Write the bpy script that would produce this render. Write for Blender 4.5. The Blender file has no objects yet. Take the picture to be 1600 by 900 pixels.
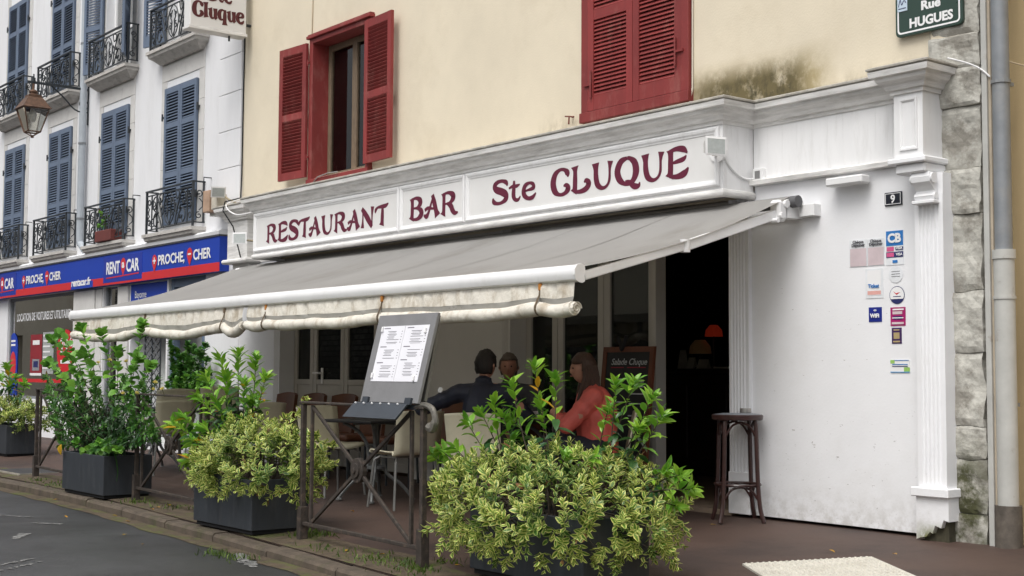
import bpy, bmesh, math, random
from mathutils import Vector, Matrix, Euler, noise
random.seed(7)
scn = bpy.context.scene
COL = scn.collection
PI = math.pi
R_ = math.radians

# ------------------------------------------------------------------ camera
FPX, PCX, PCY = 2100.0, 800.0, 450.0
PITCH = math.atan(135/2100); ROLL = 0.005
YAW = math.atan(1673*math.cos(PITCH)/2100)
CAM = Vector((0, -7.9, 1.08))
_fh = Vector((-math.cos(YAW), math.sin(YAW), 0)); _r = Vector((math.sin(YAW), math.cos(YAW), 0)); _up = Vector((0, 0, 1))
FW = _fh*math.cos(PITCH) + _up*math.sin(PITCH)
_u0 = _up*math.cos(PITCH) - _fh*math.sin(PITCH)
RT = _r*math.cos(ROLL) + _u0*math.sin(ROLL)
UPV = _u0*math.cos(ROLL) - _r*math.sin(ROLL)
cd = bpy.data.cameras.new('Camera'); cam = bpy.data.objects.new('Camera', cd); COL.objects.link(cam)
cd.sensor_width = 36; cd.lens = FPX/1600*36; cd.clip_end = 500; cd.clip_start = .05
m = Matrix((RT, UPV, -FW)).transposed().to_4x4(); m.translation = CAM
cam.matrix_world = m
scn.camera = cam

# ------------------------------------------------------------------ light (bright overcast)
world = bpy.data.worlds.new('World'); scn.world = world; world.use_nodes = True
nt = world.node_tree; nt.nodes.clear()
SUN_EL, SUN_AZ = R_(58), R_(20)      # azimuth measured from -Y (street side) toward +X
sky = nt.nodes.new('ShaderNodeTexSky'); sky.sky_type = 'NISHITA'; sky.sun_disc = False
sky.sun_elevation = SUN_EL; sky.sun_rotation = PI - SUN_AZ
sky.air_density = 1.0; sky.dust_density = 6.0; sky.ozone_density = 1.0
hs = nt.nodes.new('ShaderNodeHueSaturation'); hs.inputs['Saturation'].default_value = .22
bg = nt.nodes.new('ShaderNodeBackground'); bg.inputs['Strength'].default_value = .12
wo = nt.nodes.new('ShaderNodeOutputWorld')
nt.links.new(sky.outputs[0], hs.inputs['Color']); nt.links.new(hs.outputs[0], bg.inputs[0]); nt.links.new(bg.outputs[0], wo.inputs[0])
sl = bpy.data.lights.new('Sun', 'SUN'); sl.energy = .9; sl.angle = R_(35); sl.color = (1, .975, .94)
sun = bpy.data.objects.new('Sun', sl); COL.objects.link(sun)
sd = Vector((math.sin(SUN_AZ)*math.cos(SUN_EL), -math.cos(SUN_AZ)*math.cos(SUN_EL), math.sin(SUN_EL)))
sun.rotation_euler = sd.to_track_quat('Z', 'Y').to_euler(); sun.location = (0, -6, 14)
vs = scn.view_settings; vs.view_transform = 'Standard'; vs.look = 'None'; vs.exposure = .5; vs.gamma = 1; vs.use_curve_mapping = False

# ------------------------------------------------------------------ pixel -> point on a real plane
def _ray(x, y): return FW + RT*((x-PCX)/FPX) - UPV*((y-PCY)/FPX)
def PY(v, x, y): d = _ray(x, y); return CAM + d*((v-CAM.y)/d.y)
def PZ(v, x, y): d = _ray(x, y); return CAM + d*((v-CAM.z)/d.z)
def PXx(v, x, y): d = _ray(x, y); return CAM + d*((v-CAM.x)/d.x)
SLOPE = .04
def gz(y): return SLOPE*y if y < 0 else 0.0
def PG(x, y): d = _ray(x, y); t = (SLOPE*CAM.y-CAM.z)/(d.z-SLOPE*d.y); return CAM + d*t

# ------------------------------------------------------------------ materials
MATS = {}
def _n(t, typ, **kw):
    n = t.nodes.new(typ)
    for k, v in kw.items(): setattr(n, k, v)
    return n
def mat(name, col, rough=.6, var=.12, scale=6, bump=0., bscale=40, metal=0., dirt=None, dirt_amt=0., dirt_scale=3, dirt_lo=.52, dirt_hi=.7, spec=.5, coat=0., stretch=None, island=0., hue=0.):
    """principled material: base colour with large + fine noise variation, optional grime colour, fine bump"""
    if name in MATS: return MATS[name]
    M = bpy.data.materials.new(name); M.use_nodes = True; t = M.node_tree; b = t.nodes['Principled BSDF']
    L = t.links.new
    geo = _n(t, 'ShaderNodeNewGeometry')
    vec = geo.outputs['Position']
    if stretch:
        mp = _n(t, 'ShaderNodeMapping'); mp.inputs['Scale'].default_value = stretch; L(vec, mp.inputs[0]); vec2 = mp.outputs[0]
    else: vec2 = vec
    n1 = _n(t, 'ShaderNodeTexNoise'); n1.inputs['Scale'].default_value = scale; n1.inputs['Detail'].default_value = 6; n1.inputs['Roughness'].default_value = .62; L(vec2, n1.inputs[0])
    mr = _n(t, 'ShaderNodeMapRange'); mr.inputs['From Min'].default_value = .3; mr.inputs['From Max'].default_value = .7; mr.inputs['To Min'].default_value = 1-var; mr.inputs['To Max'].default_value = 1+var
    L(n1.outputs[0], mr.inputs[0])
    mul = _n(t, 'ShaderNodeMix', data_type='RGBA', blend_type='MULTIPLY'); mul.inputs[0].default_value = 1; mul.inputs[6].default_value = (*col, 1)
    L(mr.outputs[0], mul.inputs[7])
    out = mul.outputs[2]
    if island > 0:
        oi = _n(t, 'ShaderNodeObjectInfo'); ad = _n(t, 'ShaderNodeMath', operation='ADD'); L(oi.outputs['Random'], ad.inputs[0]); L(geo.outputs['Random Per Island'], ad.inputs[1])
        fr = _n(t, 'ShaderNodeMath', operation='FRACT'); L(ad.outputs[0], fr.inputs[0])
        m2 = _n(t, 'ShaderNodeMapRange'); m2.inputs['To Min'].default_value = 1-island; m2.inputs['To Max'].default_value = 1+island; L(fr.outputs[0], m2.inputs[0])
        hsv = _n(t, 'ShaderNodeHueSaturation'); L(out, hsv.inputs['Color']); L(m2.outputs[0], hsv.inputs['Value'])
        if hue:
            m3 = _n(t, 'ShaderNodeMapRange'); m3.inputs['To Min'].default_value = .5-hue; m3.inputs['To Max'].default_value = .5+hue; L(fr.outputs[0], m3.inputs[0]); L(m3.outputs[0], hsv.inputs['Hue'])
        out = hsv.outputs[0]
    if dirt:
        n2 = _n(t, 'ShaderNodeTexNoise'); n2.inputs['Scale'].default_value = dirt_scale; n2.inputs['Detail'].default_value = 9; n2.inputs['Roughness'].default_value = .7; L(vec2, n2.inputs[0])
        r2 = _n(t, 'ShaderNodeMapRange'); r2.inputs['From Min'].default_value = dirt_lo; r2.inputs['From Max'].default_value = dirt_hi; r2.inputs['To Max'].default_value = dirt_amt; L(n2.outputs[0], r2.inputs[0])
        mx = _n(t, 'ShaderNodeMix', data_type='RGBA'); L(r2.outputs[0], mx.inputs[0]); L(out, mx.inputs[6]); mx.inputs[7].default_value = (*dirt, 1)
        out = mx.outputs[2]
    L(out, b.inputs['Base Color'])
    rr = _n(t, 'ShaderNodeMapRange'); rr.inputs['To Min'].default_value = max(0, rough-.1); rr.inputs['To Max'].default_value = min(1, rough+.1); L(n1.outputs[0], rr.inputs[0]); L(rr.outputs[0], b.inputs['Roughness'])
    b.inputs['Metallic'].default_value = metal; b.inputs['Specular IOR Level'].default_value = spec; b.inputs['Coat Weight'].default_value = coat
    if bump > 0:
        n3 = _n(t, 'ShaderNodeTexNoise'); n3.inputs['Scale'].default_value = bscale; n3.inputs['Detail'].default_value = 5; L(vec, n3.inputs[0])
        bp = _n(t, 'ShaderNodeBump'); bp.inputs['Strength'].default_value = 1.0; bp.inputs['Distance'].default_value = bump; L(n3.outputs[0], bp.inputs['Height']); L(bp.outputs[0], b.inputs['Normal'])
    MATS[name] = M
    return M

def masked(M, boxes, col, amt=1., nscale=6, lo=.42, hi=.6, vs_=1.):
    """lay a stain of its own shape (world-space box with noisy rim) over a material's colour: boxes = [(x0,x1,z0,z1,soft)]"""
    t = M.node_tree; b = t.nodes['Principled BSDF']; L = t.links.new
    src = b.inputs['Base Color'].links[0].from_socket
    geo = _n(t, 'ShaderNodeNewGeometry'); sp = _n(t, 'ShaderNodeSeparateXYZ'); L(geo.outputs['Position'], sp.inputs[0])
    nz = _n(t, 'ShaderNodeTexNoise'); nz.inputs['Scale'].default_value = nscale; nz.inputs['Detail'].default_value = 8; nz.inputs['Roughness'].default_value = .7
    mp = _n(t, 'ShaderNodeMapping'); mp.inputs['Scale'].default_value = (1, 1, vs_); L(geo.outputs['Position'], mp.inputs[0]); L(mp.outputs[0], nz.inputs[0])
    for (x0, x1, z0, z1, s) in boxes:
        ds = []
        for ax, c, h in ((0, (x0+x1)/2, (x1-x0)/2), (2, (z0+z1)/2, (z1-z0)/2)):
            su = _n(t, 'ShaderNodeMath', operation='SUBTRACT'); L(sp.outputs[ax], su.inputs[0]); su.inputs[1].default_value = c
            ab = _n(t, 'ShaderNodeMath', operation='ABSOLUTE'); L(su.outputs[0], ab.inputs[0])
            mr = _n(t, 'ShaderNodeMapRange'); mr.inputs['From Min'].default_value = h; mr.inputs['From Max'].default_value = max(0, h-s); L(ab.outputs[0], mr.inputs[0]); ds.append(mr.outputs[0])
        mu = _n(t, 'ShaderNodeMath', operation='MULTIPLY'); L(ds[0], mu.inputs[0]); L(ds[1], mu.inputs[1])
        th = _n(t, 'ShaderNodeMapRange'); th.inputs['From Min'].default_value = lo; th.inputs['From Max'].default_value = hi; L(nz.outputs[0], th.inputs[0])
        m4 = _n(t, 'ShaderNodeMath', operation='MULTIPLY'); L(th.outputs[0], m4.inputs[0]); L(mu.outputs[0], m4.inputs[1])
        m5 = _n(t, 'ShaderNodeMath', operation='MULTIPLY'); L(m4.outputs[0], m5.inputs[0]); m5.inputs[1].default_value = amt; m5.use_clamp = True
        mx = _n(t, 'ShaderNodeMix', data_type='RGBA'); L(m5.outputs[0], mx.inputs[0]); L(src, mx.inputs[6]); mx.inputs[7].default_value = (*col, 1); src = mx.outputs[2]
    L(src, b.inputs['Base Color'])

def glass(name, tint=(.9, .93, .92), refl=1.0):
    if name in MATS: return MATS[name]
    M = bpy.data.materials.new(name); M.use_nodes = True; t = M.node_tree; t.nodes.clear(); L = t.links.new
    tr = _n(t, 'ShaderNodeBsdfTransparent'); tr.inputs[0].default_value = (*tint, 1)
    gl = _n(t, 'ShaderNodeBsdfGlossy'); gl.inputs['Roughness'].default_value = .01; gl.inputs[0].default_value = (1, 1, 1, 1)
    fr = _n(t, 'ShaderNodeFresnel'); fr.inputs[0].default_value = 1.5
    mu = _n(t, 'ShaderNodeMath', operation='MULTIPLY'); mu.inputs[1].default_value = 1.7*refl; mu.use_clamp = True; L(fr.outputs[0], mu.inputs[0])
    mx = _n(t, 'ShaderNodeMixShader'); L(mu.outputs[0], mx.inputs[0]); L(tr.outputs[0], mx.inputs[1]); L(gl.outputs[0], mx.inputs[2])
    o = _n(t, 'ShaderNodeOutputMaterial'); L(mx.outputs[0], o.inputs[0]); MATS[name] = M
    return M
def emis(name, col, s):
    if name in MATS: return MATS[name]
    M = bpy.data.materials.new(name); M.use_nodes = True; b = M.node_tree.nodes['Principled BSDF']
    b.inputs['Base Color'].default_value = (*col, 1); b.inputs['Emission Color'].default_value = (*col, 1); b.inputs['Emission Strength'].default_value = s; MATS[name] = M
    return M

# ------------------------------------------------------------------ mesh builder
class MB:
    def __init__(s): s.v = []; s.f = []; s.m = []; s.cur = 0
    def add(s, vs, fs):
        o = len(s.v); s.v += [Vector(p) for p in vs]; s.f += [tuple(i+o for i in f) for f in fs]; s.m += [s.cur]*len(fs); return s
    def box(s, x0, x1, y0, y1, z0, z1):
        return s.add([(x0,y0,z0),(x1,y0,z0),(x1,y1,z0),(x0,y1,z0),(x0,y0,z1),(x1,y0,z1),(x1,y1,z1),(x0,y1,z1)],
                     [(0,3,2,1),(4,5,6,7),(0,1,5,4),(1,2,6,5),(2,3,7,6),(3,0,4,7)])
    def obox(s, c, size, mtx):
        a, b, d = size[0]/2, size[1]/2, size[2]/2; c = Vector(c)
        pts = [c + mtx @ Vector(p) for p in [(-a,-b,-d),(a,-b,-d),(a,b,-d),(-a,b,-d),(-a,-b,d),(a,-b,d),(a,b,d),(-a,b,d)]]
        return s.add(pts, [(0,3,2,1),(4,5,6,7),(0,1,5,4),(1,2,6,5),(2,3,7,6),(3,0,4,7)])
    def cbox(s, x0, x1, y0, y1, z0, z1, c=.01):
        """box with all edges chamfered"""
        bm = bmesh.new(); r = bmesh.ops.create_cube(bm, size=1)
        for v in bm.verts: v.co = Vector(((x0+x1)/2+v.co.x*(x1-x0), (y0+y1)/2+v.co.y*(y1-y0), (z0+z1)/2+v.co.z*(z1-z0)))
        bmesh.ops.bevel(bm, geom=bm.edges[:], offset=c, segments=1, affect='EDGES')
        s.addbm(bm); bm.free(); return s
    def addbm(s, bm):
        bm.verts.index_update(); s.add([v.co.copy() for v in bm.verts], [tuple(v.index for v in f.verts) for f in bm.faces])
    def tube(s, pts, r, n=6, cap=True, flat=None):
        pts = [Vector(p) for p in pts]; k = len(pts); rr = r if isinstance(r, (list, tuple)) else [r]*k
        o = len(s.v); prev = None
        for i, p in enumerate(pts):
            d = (pts[min(i+1, k-1)]-pts[max(i-1, 0)])
            d = d.normalized() if d.length > 1e-9 else Vector((0,0,1))
            if prev is None:
                a = Vector((0,0,1)) if abs(d.z) < .9 else Vector((1,0,0))
                u = d.cross(a).normalized()
            else:
                u = prev - d*prev.dot(d)
                u = u.normalized() if u.length > 1e-6 else d.orthogonal().normalized()
            prev = u; w = d.cross(u)
            for j in range(n):
                a = 2*PI*j/n; s.v.append(p + (u*math.cos(a) + w*math.sin(a))*rr[i])
        for i in range(k-1):
            for j in range(n):
                a = o+i*n+j; b = o+i*n+(j+1) % n; s.f.append((a, b, b+n, a+n)); s.m.append(s.cur)
        if cap:
            s.f.append(tuple(o+j for j in range(n))[::-1]); s.m.append(s.cur)
            s.f.append(tuple(o+(k-1)*n+j for j in range(n))); s.m.append(s.cur)
        return s
    def lathe(s, prof, c=(0,0,0), n=16, cap=True):
        o = len(s.v); c = Vector(c)
        for r, z in prof:
            for j in range(n):
                a = 2*PI*j/n; s.v.append(c+Vector((r*math.cos(a), r*math.sin(a), z)))
        for i in range(len(prof)-1):
            for j in range(n):
                a = o+i*n+j; b = o+i*n+(j+1) % n; s.f.append((a, b, b+n, a+n)); s.m.append(s.cur)
        if cap:
            s.f.append(tuple(o+j for j in range(n))[::-1]); s.m.append(s.cur)
            s.f.append(tuple(o+(len(prof)-1)*n+j for j in range(n))); s.m.append(s.cur)
        return s
    def prism(s, prof, axis, a, b):
        """closed 2-D profile extruded along an axis: x -> (y,z); y -> (x,z); z -> (x,y)"""
        def P(p, t): return {'x': (t, p[0], p[1]), 'y': (p[0], t, p[1]), 'z': (p[0], p[1], t)}[axis]
        n = len(prof); o = len(s.v)
        s.v += [Vector(P(p, a)) for p in prof] + [Vector(P(p, b)) for p in prof]
        for i in range(n): j = (i+1) % n; s.f.append((o+i, o+j, o+n+j, o+n+i)); s.m.append(s.cur)
        s.f.append(tuple(range(o, o+n))[::-1]); s.f.append(tuple(range(o+n, o+2*n))); s.m += [s.cur]*2
        return s
    def sweep(s, path, prof, closed_prof=True):
        """profile (out, z) swept along a plan path [(x,y)], out = right-hand side of travel, mitred"""
        n = len(prof); k = len(path); o = len(s.v); P = [Vector(p) for p in path]
        for i in range(k):
            d0 = (P[i]-P[i-1]).normalized() if i else None; d1 = (P[i+1]-P[i]).normalized() if i < k-1 else None
            d0 = d0 or d1; d1 = d1 or d0
            n0 = Vector((d0.y, -d0.x)); n1 = Vector((d1.y, -d1.x)); mt = (n0+n1); mt = mt/(mt.dot(n0)) if mt.length > 1e-6 else n0
            for (q, z) in prof: s.v.append(Vector((P[i].x+mt.x*q, P[i].y+mt.y*q, z)))
        for i in range(k-1):
            for j in range(n if closed_prof else n-1):
                a = o+i*n+j; b = o+i*n+(j+1) % n; s.f.append((a, a+n, b+n, b)); s.m.append(s.cur)
        s.f.append(tuple(o+j for j in range(n))); s.f.append(tuple(o+(k-1)*n+j for j in range(n))[::-1]); s.m += [s.cur]*2
        return s
    def build(s, name, mats, parent=None, smooth=False, bevel=0, kind=None, label=None, recalc=True):
        me = bpy.data.meshes.new(name); me.from_pydata([tuple(v) for v in s.v], [], s.f)
        for mm in (mats if isinstance(mats, (list, tuple)) else [mats]): me.materials.append(mm)
        for p, i in zip(me.polygons, s.m): p.material_index = i
        if recalc:
            bm = bmesh.new(); bm.from_mesh(me); bmesh.ops.recalc_face_normals(bm, faces=bm.faces[:]); bm.to_mesh(me); bm.free()
        if smooth:
            for p in me.polygons: p.use_smooth = True
            try: me.set_sharp_from_angle(angle=R_(40))
            except Exception: pass
        return link(name, me, parent, bevel, kind, label)
def link(name, me, parent=None, bevel=0, kind=None, label=None):
    ob = bpy.data.objects.new(name, me); COL.objects.link(ob)
    if parent is not None: adopt(ob, parent)
    if bevel: b = ob.modifiers.new('bevel', 'BEVEL'); b.width = bevel; b.segments = 2; b.limit_method = 'ANGLE'
    if kind: ob['kind'] = kind
    if label: ob['label'] = label
    return ob
XF = {}
def adopt(ob, parent):
    ob.parent = parent; ob.matrix_parent_inverse = XF.get(parent.name, Matrix()).inverted()
def thing(name, label, cat, loc=(0,0,0), group=None):
    o = bpy.data.objects.new(name, None); COL.objects.link(o); o.empty_display_size = .2
    o.location = loc; XF[o.name] = Matrix.Translation(Vector(loc)); tag(o, label, cat, group); return o
def tag(o, label, cat, group=None):
    o['label'] = label; o['category'] = cat
    if group: o['group'] = group
    return o
def struct(o): o['kind'] = 'structure'; return o
KIDS = {}
def dup(root, loc=None, rotz=None, label=None, group=None, scale=None):
    r = root.copy(); COL.objects.link(r)
    if loc is not None: r.location = loc
    if rotz is not None: r.rotation_euler = (0, 0, rotz)
    if scale is not None: r.scale = (scale,)*3
    if label: r['label'] = label
    if group: r['group'] = group
    for ch in list(root.children):
        c = ch.copy(); COL.objects.link(c); c.parent = r
        for g in list(ch.children):
            d = g.copy(); COL.objects.link(d); d.parent = c
    return r
def text_mesh(body, size, mtx, mt, parent, name='lettering', xscale=1., bold=0., align='LEFT', extrude=.0006, shear=0., spacing=1.):
    cu = bpy.data.curves.new('txt', 'FONT'); cu.body = body; cu.size = size; cu.offset = bold; cu.align_x = align; cu.extrude = extrude; cu.shear = shear; cu.space_character = spacing; cu.resolution_u = 3
    ob = bpy.data.objects.new('txt', cu)
    me = bpy.data.meshes.new_from_object(ob)
    bpy.data.objects.remove(ob); bpy.data.curves.remove(cu)
    me.transform(mtx @ Matrix.Diagonal((xscale, 1, 1, 1)))
    me.materials.clear(); me.materials.append(mt); me.name = name
    return link(name, me, parent)
def FACE_Y(x, y, z): return Matrix.Translation((x, y, z)) @ Matrix.Rotation(PI/2, 4, 'X')      # text reading along +X, facing the street
def crv(pts, n=6):
    """Catmull-Rom through points of any dimension"""
    out = []; k = len(pts)
    for i in range(k-1):
        p0 = pts[max(i-1, 0)]; p1 = pts[i]; p2 = pts[i+1]; p3 = pts[min(i+2, k-1)]
        for j in range(n):
            t = j/n; out.append(tuple(.5*(2*b+(c-a)*t+(2*a-5*b+4*c-d)*t*t+(3*b-a-3*c+d)*t**3) for a, b, c, d in zip(p0, p1, p2, p3)))
    out.append(tuple(pts[-1])); return out

# ------------------------------------------------------------------ palette
BEIGE = mat('beige_render', (.70, .625, .485), .85, .06, 1.3, .0015, 60, dirt=(.58, .50, .365), dirt_amt=.5, dirt_scale=1.1)
masked(BEIGE, [(-7.85, -6.1, 2.5, 3.60, .28)], (.38, .31, .17), 1.2, 4, .28, .55, .8)
masked(BEIGE, [(-7.68, -6.35, 2.5, 3.54, .24)], (.135, .108, .048), 1.5, 4, .33, .52, .8)
masked(BEIGE, [(-7.6, -6.4, 2.5, 3.50, .22)], (.055, .048, .022), 1.0, 12, .44, .62, .6)
masked(BEIGE, [(-9.6, -7.3, 2.9, 3.5, .22), (-14.4, -11.2, 2.9, 3.34, .2), (-6.2, -5.0, 2.9, 3.35, .2)], (.40, .345, .24), .7, 9, .42, .6, .5)
BEIGE2 = mat('ochre_render', (.56, .43, .24), .85, .1, 1.5, .0015, 60, dirt=(.36, .26, .14), dirt_amt=.6, dirt_scale=.9, stretch=(3, 3, .4))
WHITE = mat('white_gloss_paint', (.80, .80, .80), .45, .03, 3, .0006, 30, dirt=(.50, .49, .46), dirt_amt=.35, dirt_scale=2.2, stretch=(5, 5, .8))
WPANEL = mat('white_wall_paint', (.80, .805, .82), .55, .025, 2.5, .0008, 50, dirt=(.60, .59, .56), dirt_amt=.22, dirt_scale=1.6)
masked(WPANEL, [(-7.2, -5.1, -.3, .30, .28)], (.42, .40, .36), .55, 14, .40, .62)
masked(WPANEL, [(-7.2, -5.1, -.2, 1.0, .5)], (.24, .23, .22), 1.0, 24, .655, .675, 2.6)
masked(WPANEL, [(-7.2, -5.1, .0, 2.0, .5)], (.38, .36, .34), 1.0, 15, .675, .69, 3.2)
masked(WPANEL, [(-5.44, -5.0, -.3, .13, .1)], (.20, .21, .10), 1.0, 12, .35, .5)
WWEATH = mat('weathered_white_moulding', (.76, .75, .73), .7, .1, 5, .001, 40, dirt=(.27, .26, .24), dirt_amt=.6, dirt_scale=2.4, dirt_lo=.44, dirt_hi=.72, stretch=(1.0, 1.0, 9))
TOPCAP = mat('mossy_lead_cap', (.36, .34, .30), .75, .3, 8, .001, 40, dirt=(.62, .59, .52), dirt_amt=.8, dirt_scale=6)
SIGNBOARD = mat('sign_board_cream', (.72, .715, .70), .4, .03, 2, dirt=(.62, .61, .58), dirt_amt=.3, dirt_scale=1.5)
MAROON = mat('maroon_vinyl', (.115, .008, .030), .45, .08, 20)
MAROON2 = mat('dark_red_vinyl', (.085, .010, .014), .45, .08, 20)
RED = mat('brick_red_paint', (.215, .028, .026), .6, .16, 5, .0008, 90, dirt=(.31, .115, .095), dirt_amt=.65, dirt_scale=6, stretch=(1, 1, .35), island=.12)
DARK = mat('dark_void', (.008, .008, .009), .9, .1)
OLDWOOD = mat('old_bare_wood', (.16, .115, .075), .7, .35, 22, .001, 60, stretch=(4, 4, .5))
CURTAIN = mat('old_net_curtain', (.66, .58, .48), .85, .1, 12)
STONEQ = mat('quoin_limestone', (.47, .46, .415), .9, .22, 12, .008, 24, dirt=(.22, .205, .175), dirt_amt=.85, dirt_scale=4, dirt_lo=.46, dirt_hi=.58, island=.10)
masked(STONEQ, [(-5.4, -4.8, -.5, .75, .35)], (.060, .062, .026), 1.3, 7, .36, .55)
MORTAR = mat('grey_mortar', (.26, .24, .20), .95, .3, 14, .004, 40)
LIME = mat('white_limewash', (.745, .75, .765), .85, .05, 2, .001, 60, dirt=(.55, .55, .55), dirt_amt=.5, dirt_scale=1.0, stretch=(2, 2, .5))
GREYST = mat('grey_dressed_stone', (.60, .59, .57), .85, .09, 8, .001, 50, dirt=(.42, .41, .39), dirt_amt=.5, dirt_scale=4)
BSTONE = mat('balcony_stone', (.50, .48, .45), .85, .12, 9, .0015, 50, dirt=(.20, .19, .17), dirt_amt=.8, dirt_scale=5, stretch=(1, 1, 2.5))
BLUE = mat('slate_blue_paint', (.125, .165, .235), .6, .09, 6, .0005, 80)
IRON = mat('dark_wrought_iron', (.030, .036, .042), .55, .3, 30, .0005, 100)
RUSTY = mat('rusty_fence_iron', (.036, .028, .023), .75, .45, 26, .0016, 120, dirt=(.15, .105, .075), dirt_amt=.55, dirt_scale=18)
ZINC = mat('grey_zinc', (.235, .25, .265), .5, .12, 8, .0004, 60, metal=.3, dirt=(.32, .31, .29), dirt_amt=.5, dirt_scale=5)
ZINC2 = mat('pale_painted_pipe', (.44, .44, .415), .6, .1, 6, .0006, 60, dirt=(.20, .13, .08), dirt_amt=.7, dirt_scale=4, dirt_lo=.6, dirt_hi=.72)
SIGNBLUE = mat('shop_blue', (.004, .040, .36), .55, .04, 2)
SIGNNAVY = mat('shop_logo_blue', (.008, .030, .31), .35, .04, 2)
SIGNRED = mat('shop_red', (.58, .022, .030), .35, .05, 2)
PRINTW = mat('print_white', (.80, .80, .80), .5, .02)
ASPHALT = mat('damp_asphalt', (.043, .044, .046), .46, .3, 2.2, .0035, 150, dirt=(.026, .026, .027), dirt_amt=.9, dirt_scale=.55, dirt_lo=.46, dirt_hi=.56)
REDPAVE = mat('red_brown_pavement', (.076, .046, .035), .66, .26, 3.2, .003, 170, dirt=(.036, .024, .021), dirt_amt=.85, dirt_scale=.8, dirt_lo=.45, dirt_hi=.6)
KERBST = mat('kerb_stone', (.085, .066, .048), .9, .35, 9, .004, 50, dirt=(.050, .052, .018), dirt_amt=.8, dirt_scale=5)
VERGE = mat('mossy_pavement_edge', (.075, .055, .034), .95, .4, 9, .006, 60, dirt=(.075, .085, .020), dirt_amt=.9, dirt_scale=4, dirt_lo=.5, dirt_hi=.6)
ROADPAINT = mat('worn_road_paint', (.20, .20, .195), .8, .4, 30, .002, 120, dirt=(.06, .06, .06), dirt_amt=.9, dirt_scale=22, dirt_lo=.48, dirt_hi=.56)
GLASS = glass('shop_glass', (.66, .70, .68), 1.7)
GLASSD = glass('tinted_door_glass', (.34, .36, .35), .42)
PVC = mat('cream_door_frame', (.50, .475, .43), .5, .06, 4)
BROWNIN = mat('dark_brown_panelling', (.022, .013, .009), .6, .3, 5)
FLOORW = mat('worn_wood_floor', (.22, .14, .095), .6, .3, 6, stretch=(1, 8, 1))

# ------------------------------------------------------------------ ground
def kerbY(x):
    pts = [(-80, -3.0), (-15, -3.0), (-13, -3.03), (-11, -3.17), (-9.5, -3.28), (-7.5, -3.44), (-4, -3.72), (30, -3.9)]
    for (a, ya), (b, yb) in zip(pts, pts[1:]):
        if a <= x <= b: return ya+(yb-ya)*(x-a)/(b-a)
    return -3.0
KW = .13
b = MB(); b.add([(-250, -250, -.195), (250, -250, -.195), (250, 250, -.195), (-250, 250, -.195)], [(0, 1, 2, 3)])
struct(b.build('road', ASPHALT))
b = MB(); xs = [-80, -50, -34] + [-28+.4*i for i in range(95)] + [16, 30]; ys_ = [0, .06, .2, .45, .7, .9, 1]
def undul(x, y): return .008*noise.noise(Vector((x*.9, y*.9, 3.3)))
rows = []
for x in xs:
    ky = kerbY(x)+KW
    row = []
    for t in ys_:
        y = ky*(1-t)+.12*t; row.append((x, y, gz(y)+(undul(x, y) if 0 < t < 1 else 0)))
    rows.append(row)
nn = len(ys_)
b.add([p for r in rows for p in r], [(i*nn+j, (i+1)*nn+j, (i+1)*nn+j+1, i*nn+j+1) for i in range(len(xs)-1) for j in range(nn-1)])
struct(b.build('pavement', REDPAVE, smooth=True))
# kerb: individual stones
kerb = bpy.data.objects.new('kerb', None); COL.objects.link(kerb); struct(kerb); XF['kerb'] = Matrix()
x = -30.0; rk = random.Random(3)
while x < 2:
    L_ = rk.uniform(.85, 1.1); x1 = x+L_
    ya, yb = kerbY(x), kerbY(x1); za, zb = gz(ya)+.006*rk.uniform(-1, 1), gz(yb)+.006*rk.uniform(-1, 1)
    g = .006; c = .018; s_ = MB(); vs_ = []
    for (xx, yy, zz) in ((x+g, ya, za), (x1-g, yb, zb)):
        vs_ += [(xx, yy, -.30), (xx, yy, zz-c), (xx, yy+c, zz), (xx, yy+KW, zz+.003), (xx, yy+KW, -.30)]
    s_.add(vs_, [(0, 5, 6, 1), (1, 6, 7, 2), (2, 7, 8, 3), (3, 8, 9, 4), (0, 1, 2, 3, 4), (9, 8, 7, 6, 5)])
    s_.build('kerb_stone', KERBST, kerb); x = x1
# strip of moss and silt behind the kerb, gutter silt in front
def strip(name, off0, off1, dz, zbase, mt, x0, x1, wob=.05, step=.25):
    b = MB(); k = int((x1-x0)/step); vv = []
    for i in range(k+1):
        x = x0+step*i; ky = kerbY(x)
        w = noise.noise(Vector((x*1.3, off1*7, 1)))*wob+noise.noise(Vector((x*4.1, off1*7, 5)))*wob*.5
        y0 = ky+off0; y1 = ky+off1+w
        vv += [(x, y0, (gz(y0) if zbase is None else zbase)+dz), (x, y1, (gz(y1) if zbase is None else zbase)+dz)]
    b.add(vv, [(2*i, 2*i+2, 2*i+3, 2*i+1) for i in range(k)]); return struct(b.build(name, mt))
strip('mossy_verge', KW+.005, .55, .0065, None, VERGE, -18, -3, .10)
strip('gutter_silt', -.003, -.16, .004, -.195, VERGE, -24, -3, .06)
# worn road paint flakes
for (px, py, w, h, a) in [(30, 838, .36, .10, 2.6), (18, 806, .45, .07, .5), (75, 818, .26, .08, .6), (14, 880, .5, .05, 2.2), (34, 884, .5, .05, 2.2), (378, 872, .5, .12, 2.75), (392, 880, .3, .1, 2.75)]:
    p = PZ(-.191, px, py); b = MB(); rr = random.Random(int(px*7+py)); k = 0
    for i in range(16):
        t = (i+.5)/16-.5
        if rr.random() < .22: continue
        q = Vector((math.cos(a)*t*w+rr.uniform(-.012, .012), math.sin(a)*t*w+rr.uniform(-.012, .012), 0)); n_ = rr.randint(5, 7); r0 = h*rr.uniform(.3, .6)
        b.add([(p.x+q.x+math.cos(2*PI*j/n_+k)*r0*rr.uniform(.5, 1.1), p.y+q.y+math.sin(2*PI*j/n_+k)*r0*rr.uniform(.5, 1.1), -.191+.0003*(i % 5)) for j in range(n_)], [tuple(range(n_))])
    struct(b.build('road_marking', ROADPAINT))
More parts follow.
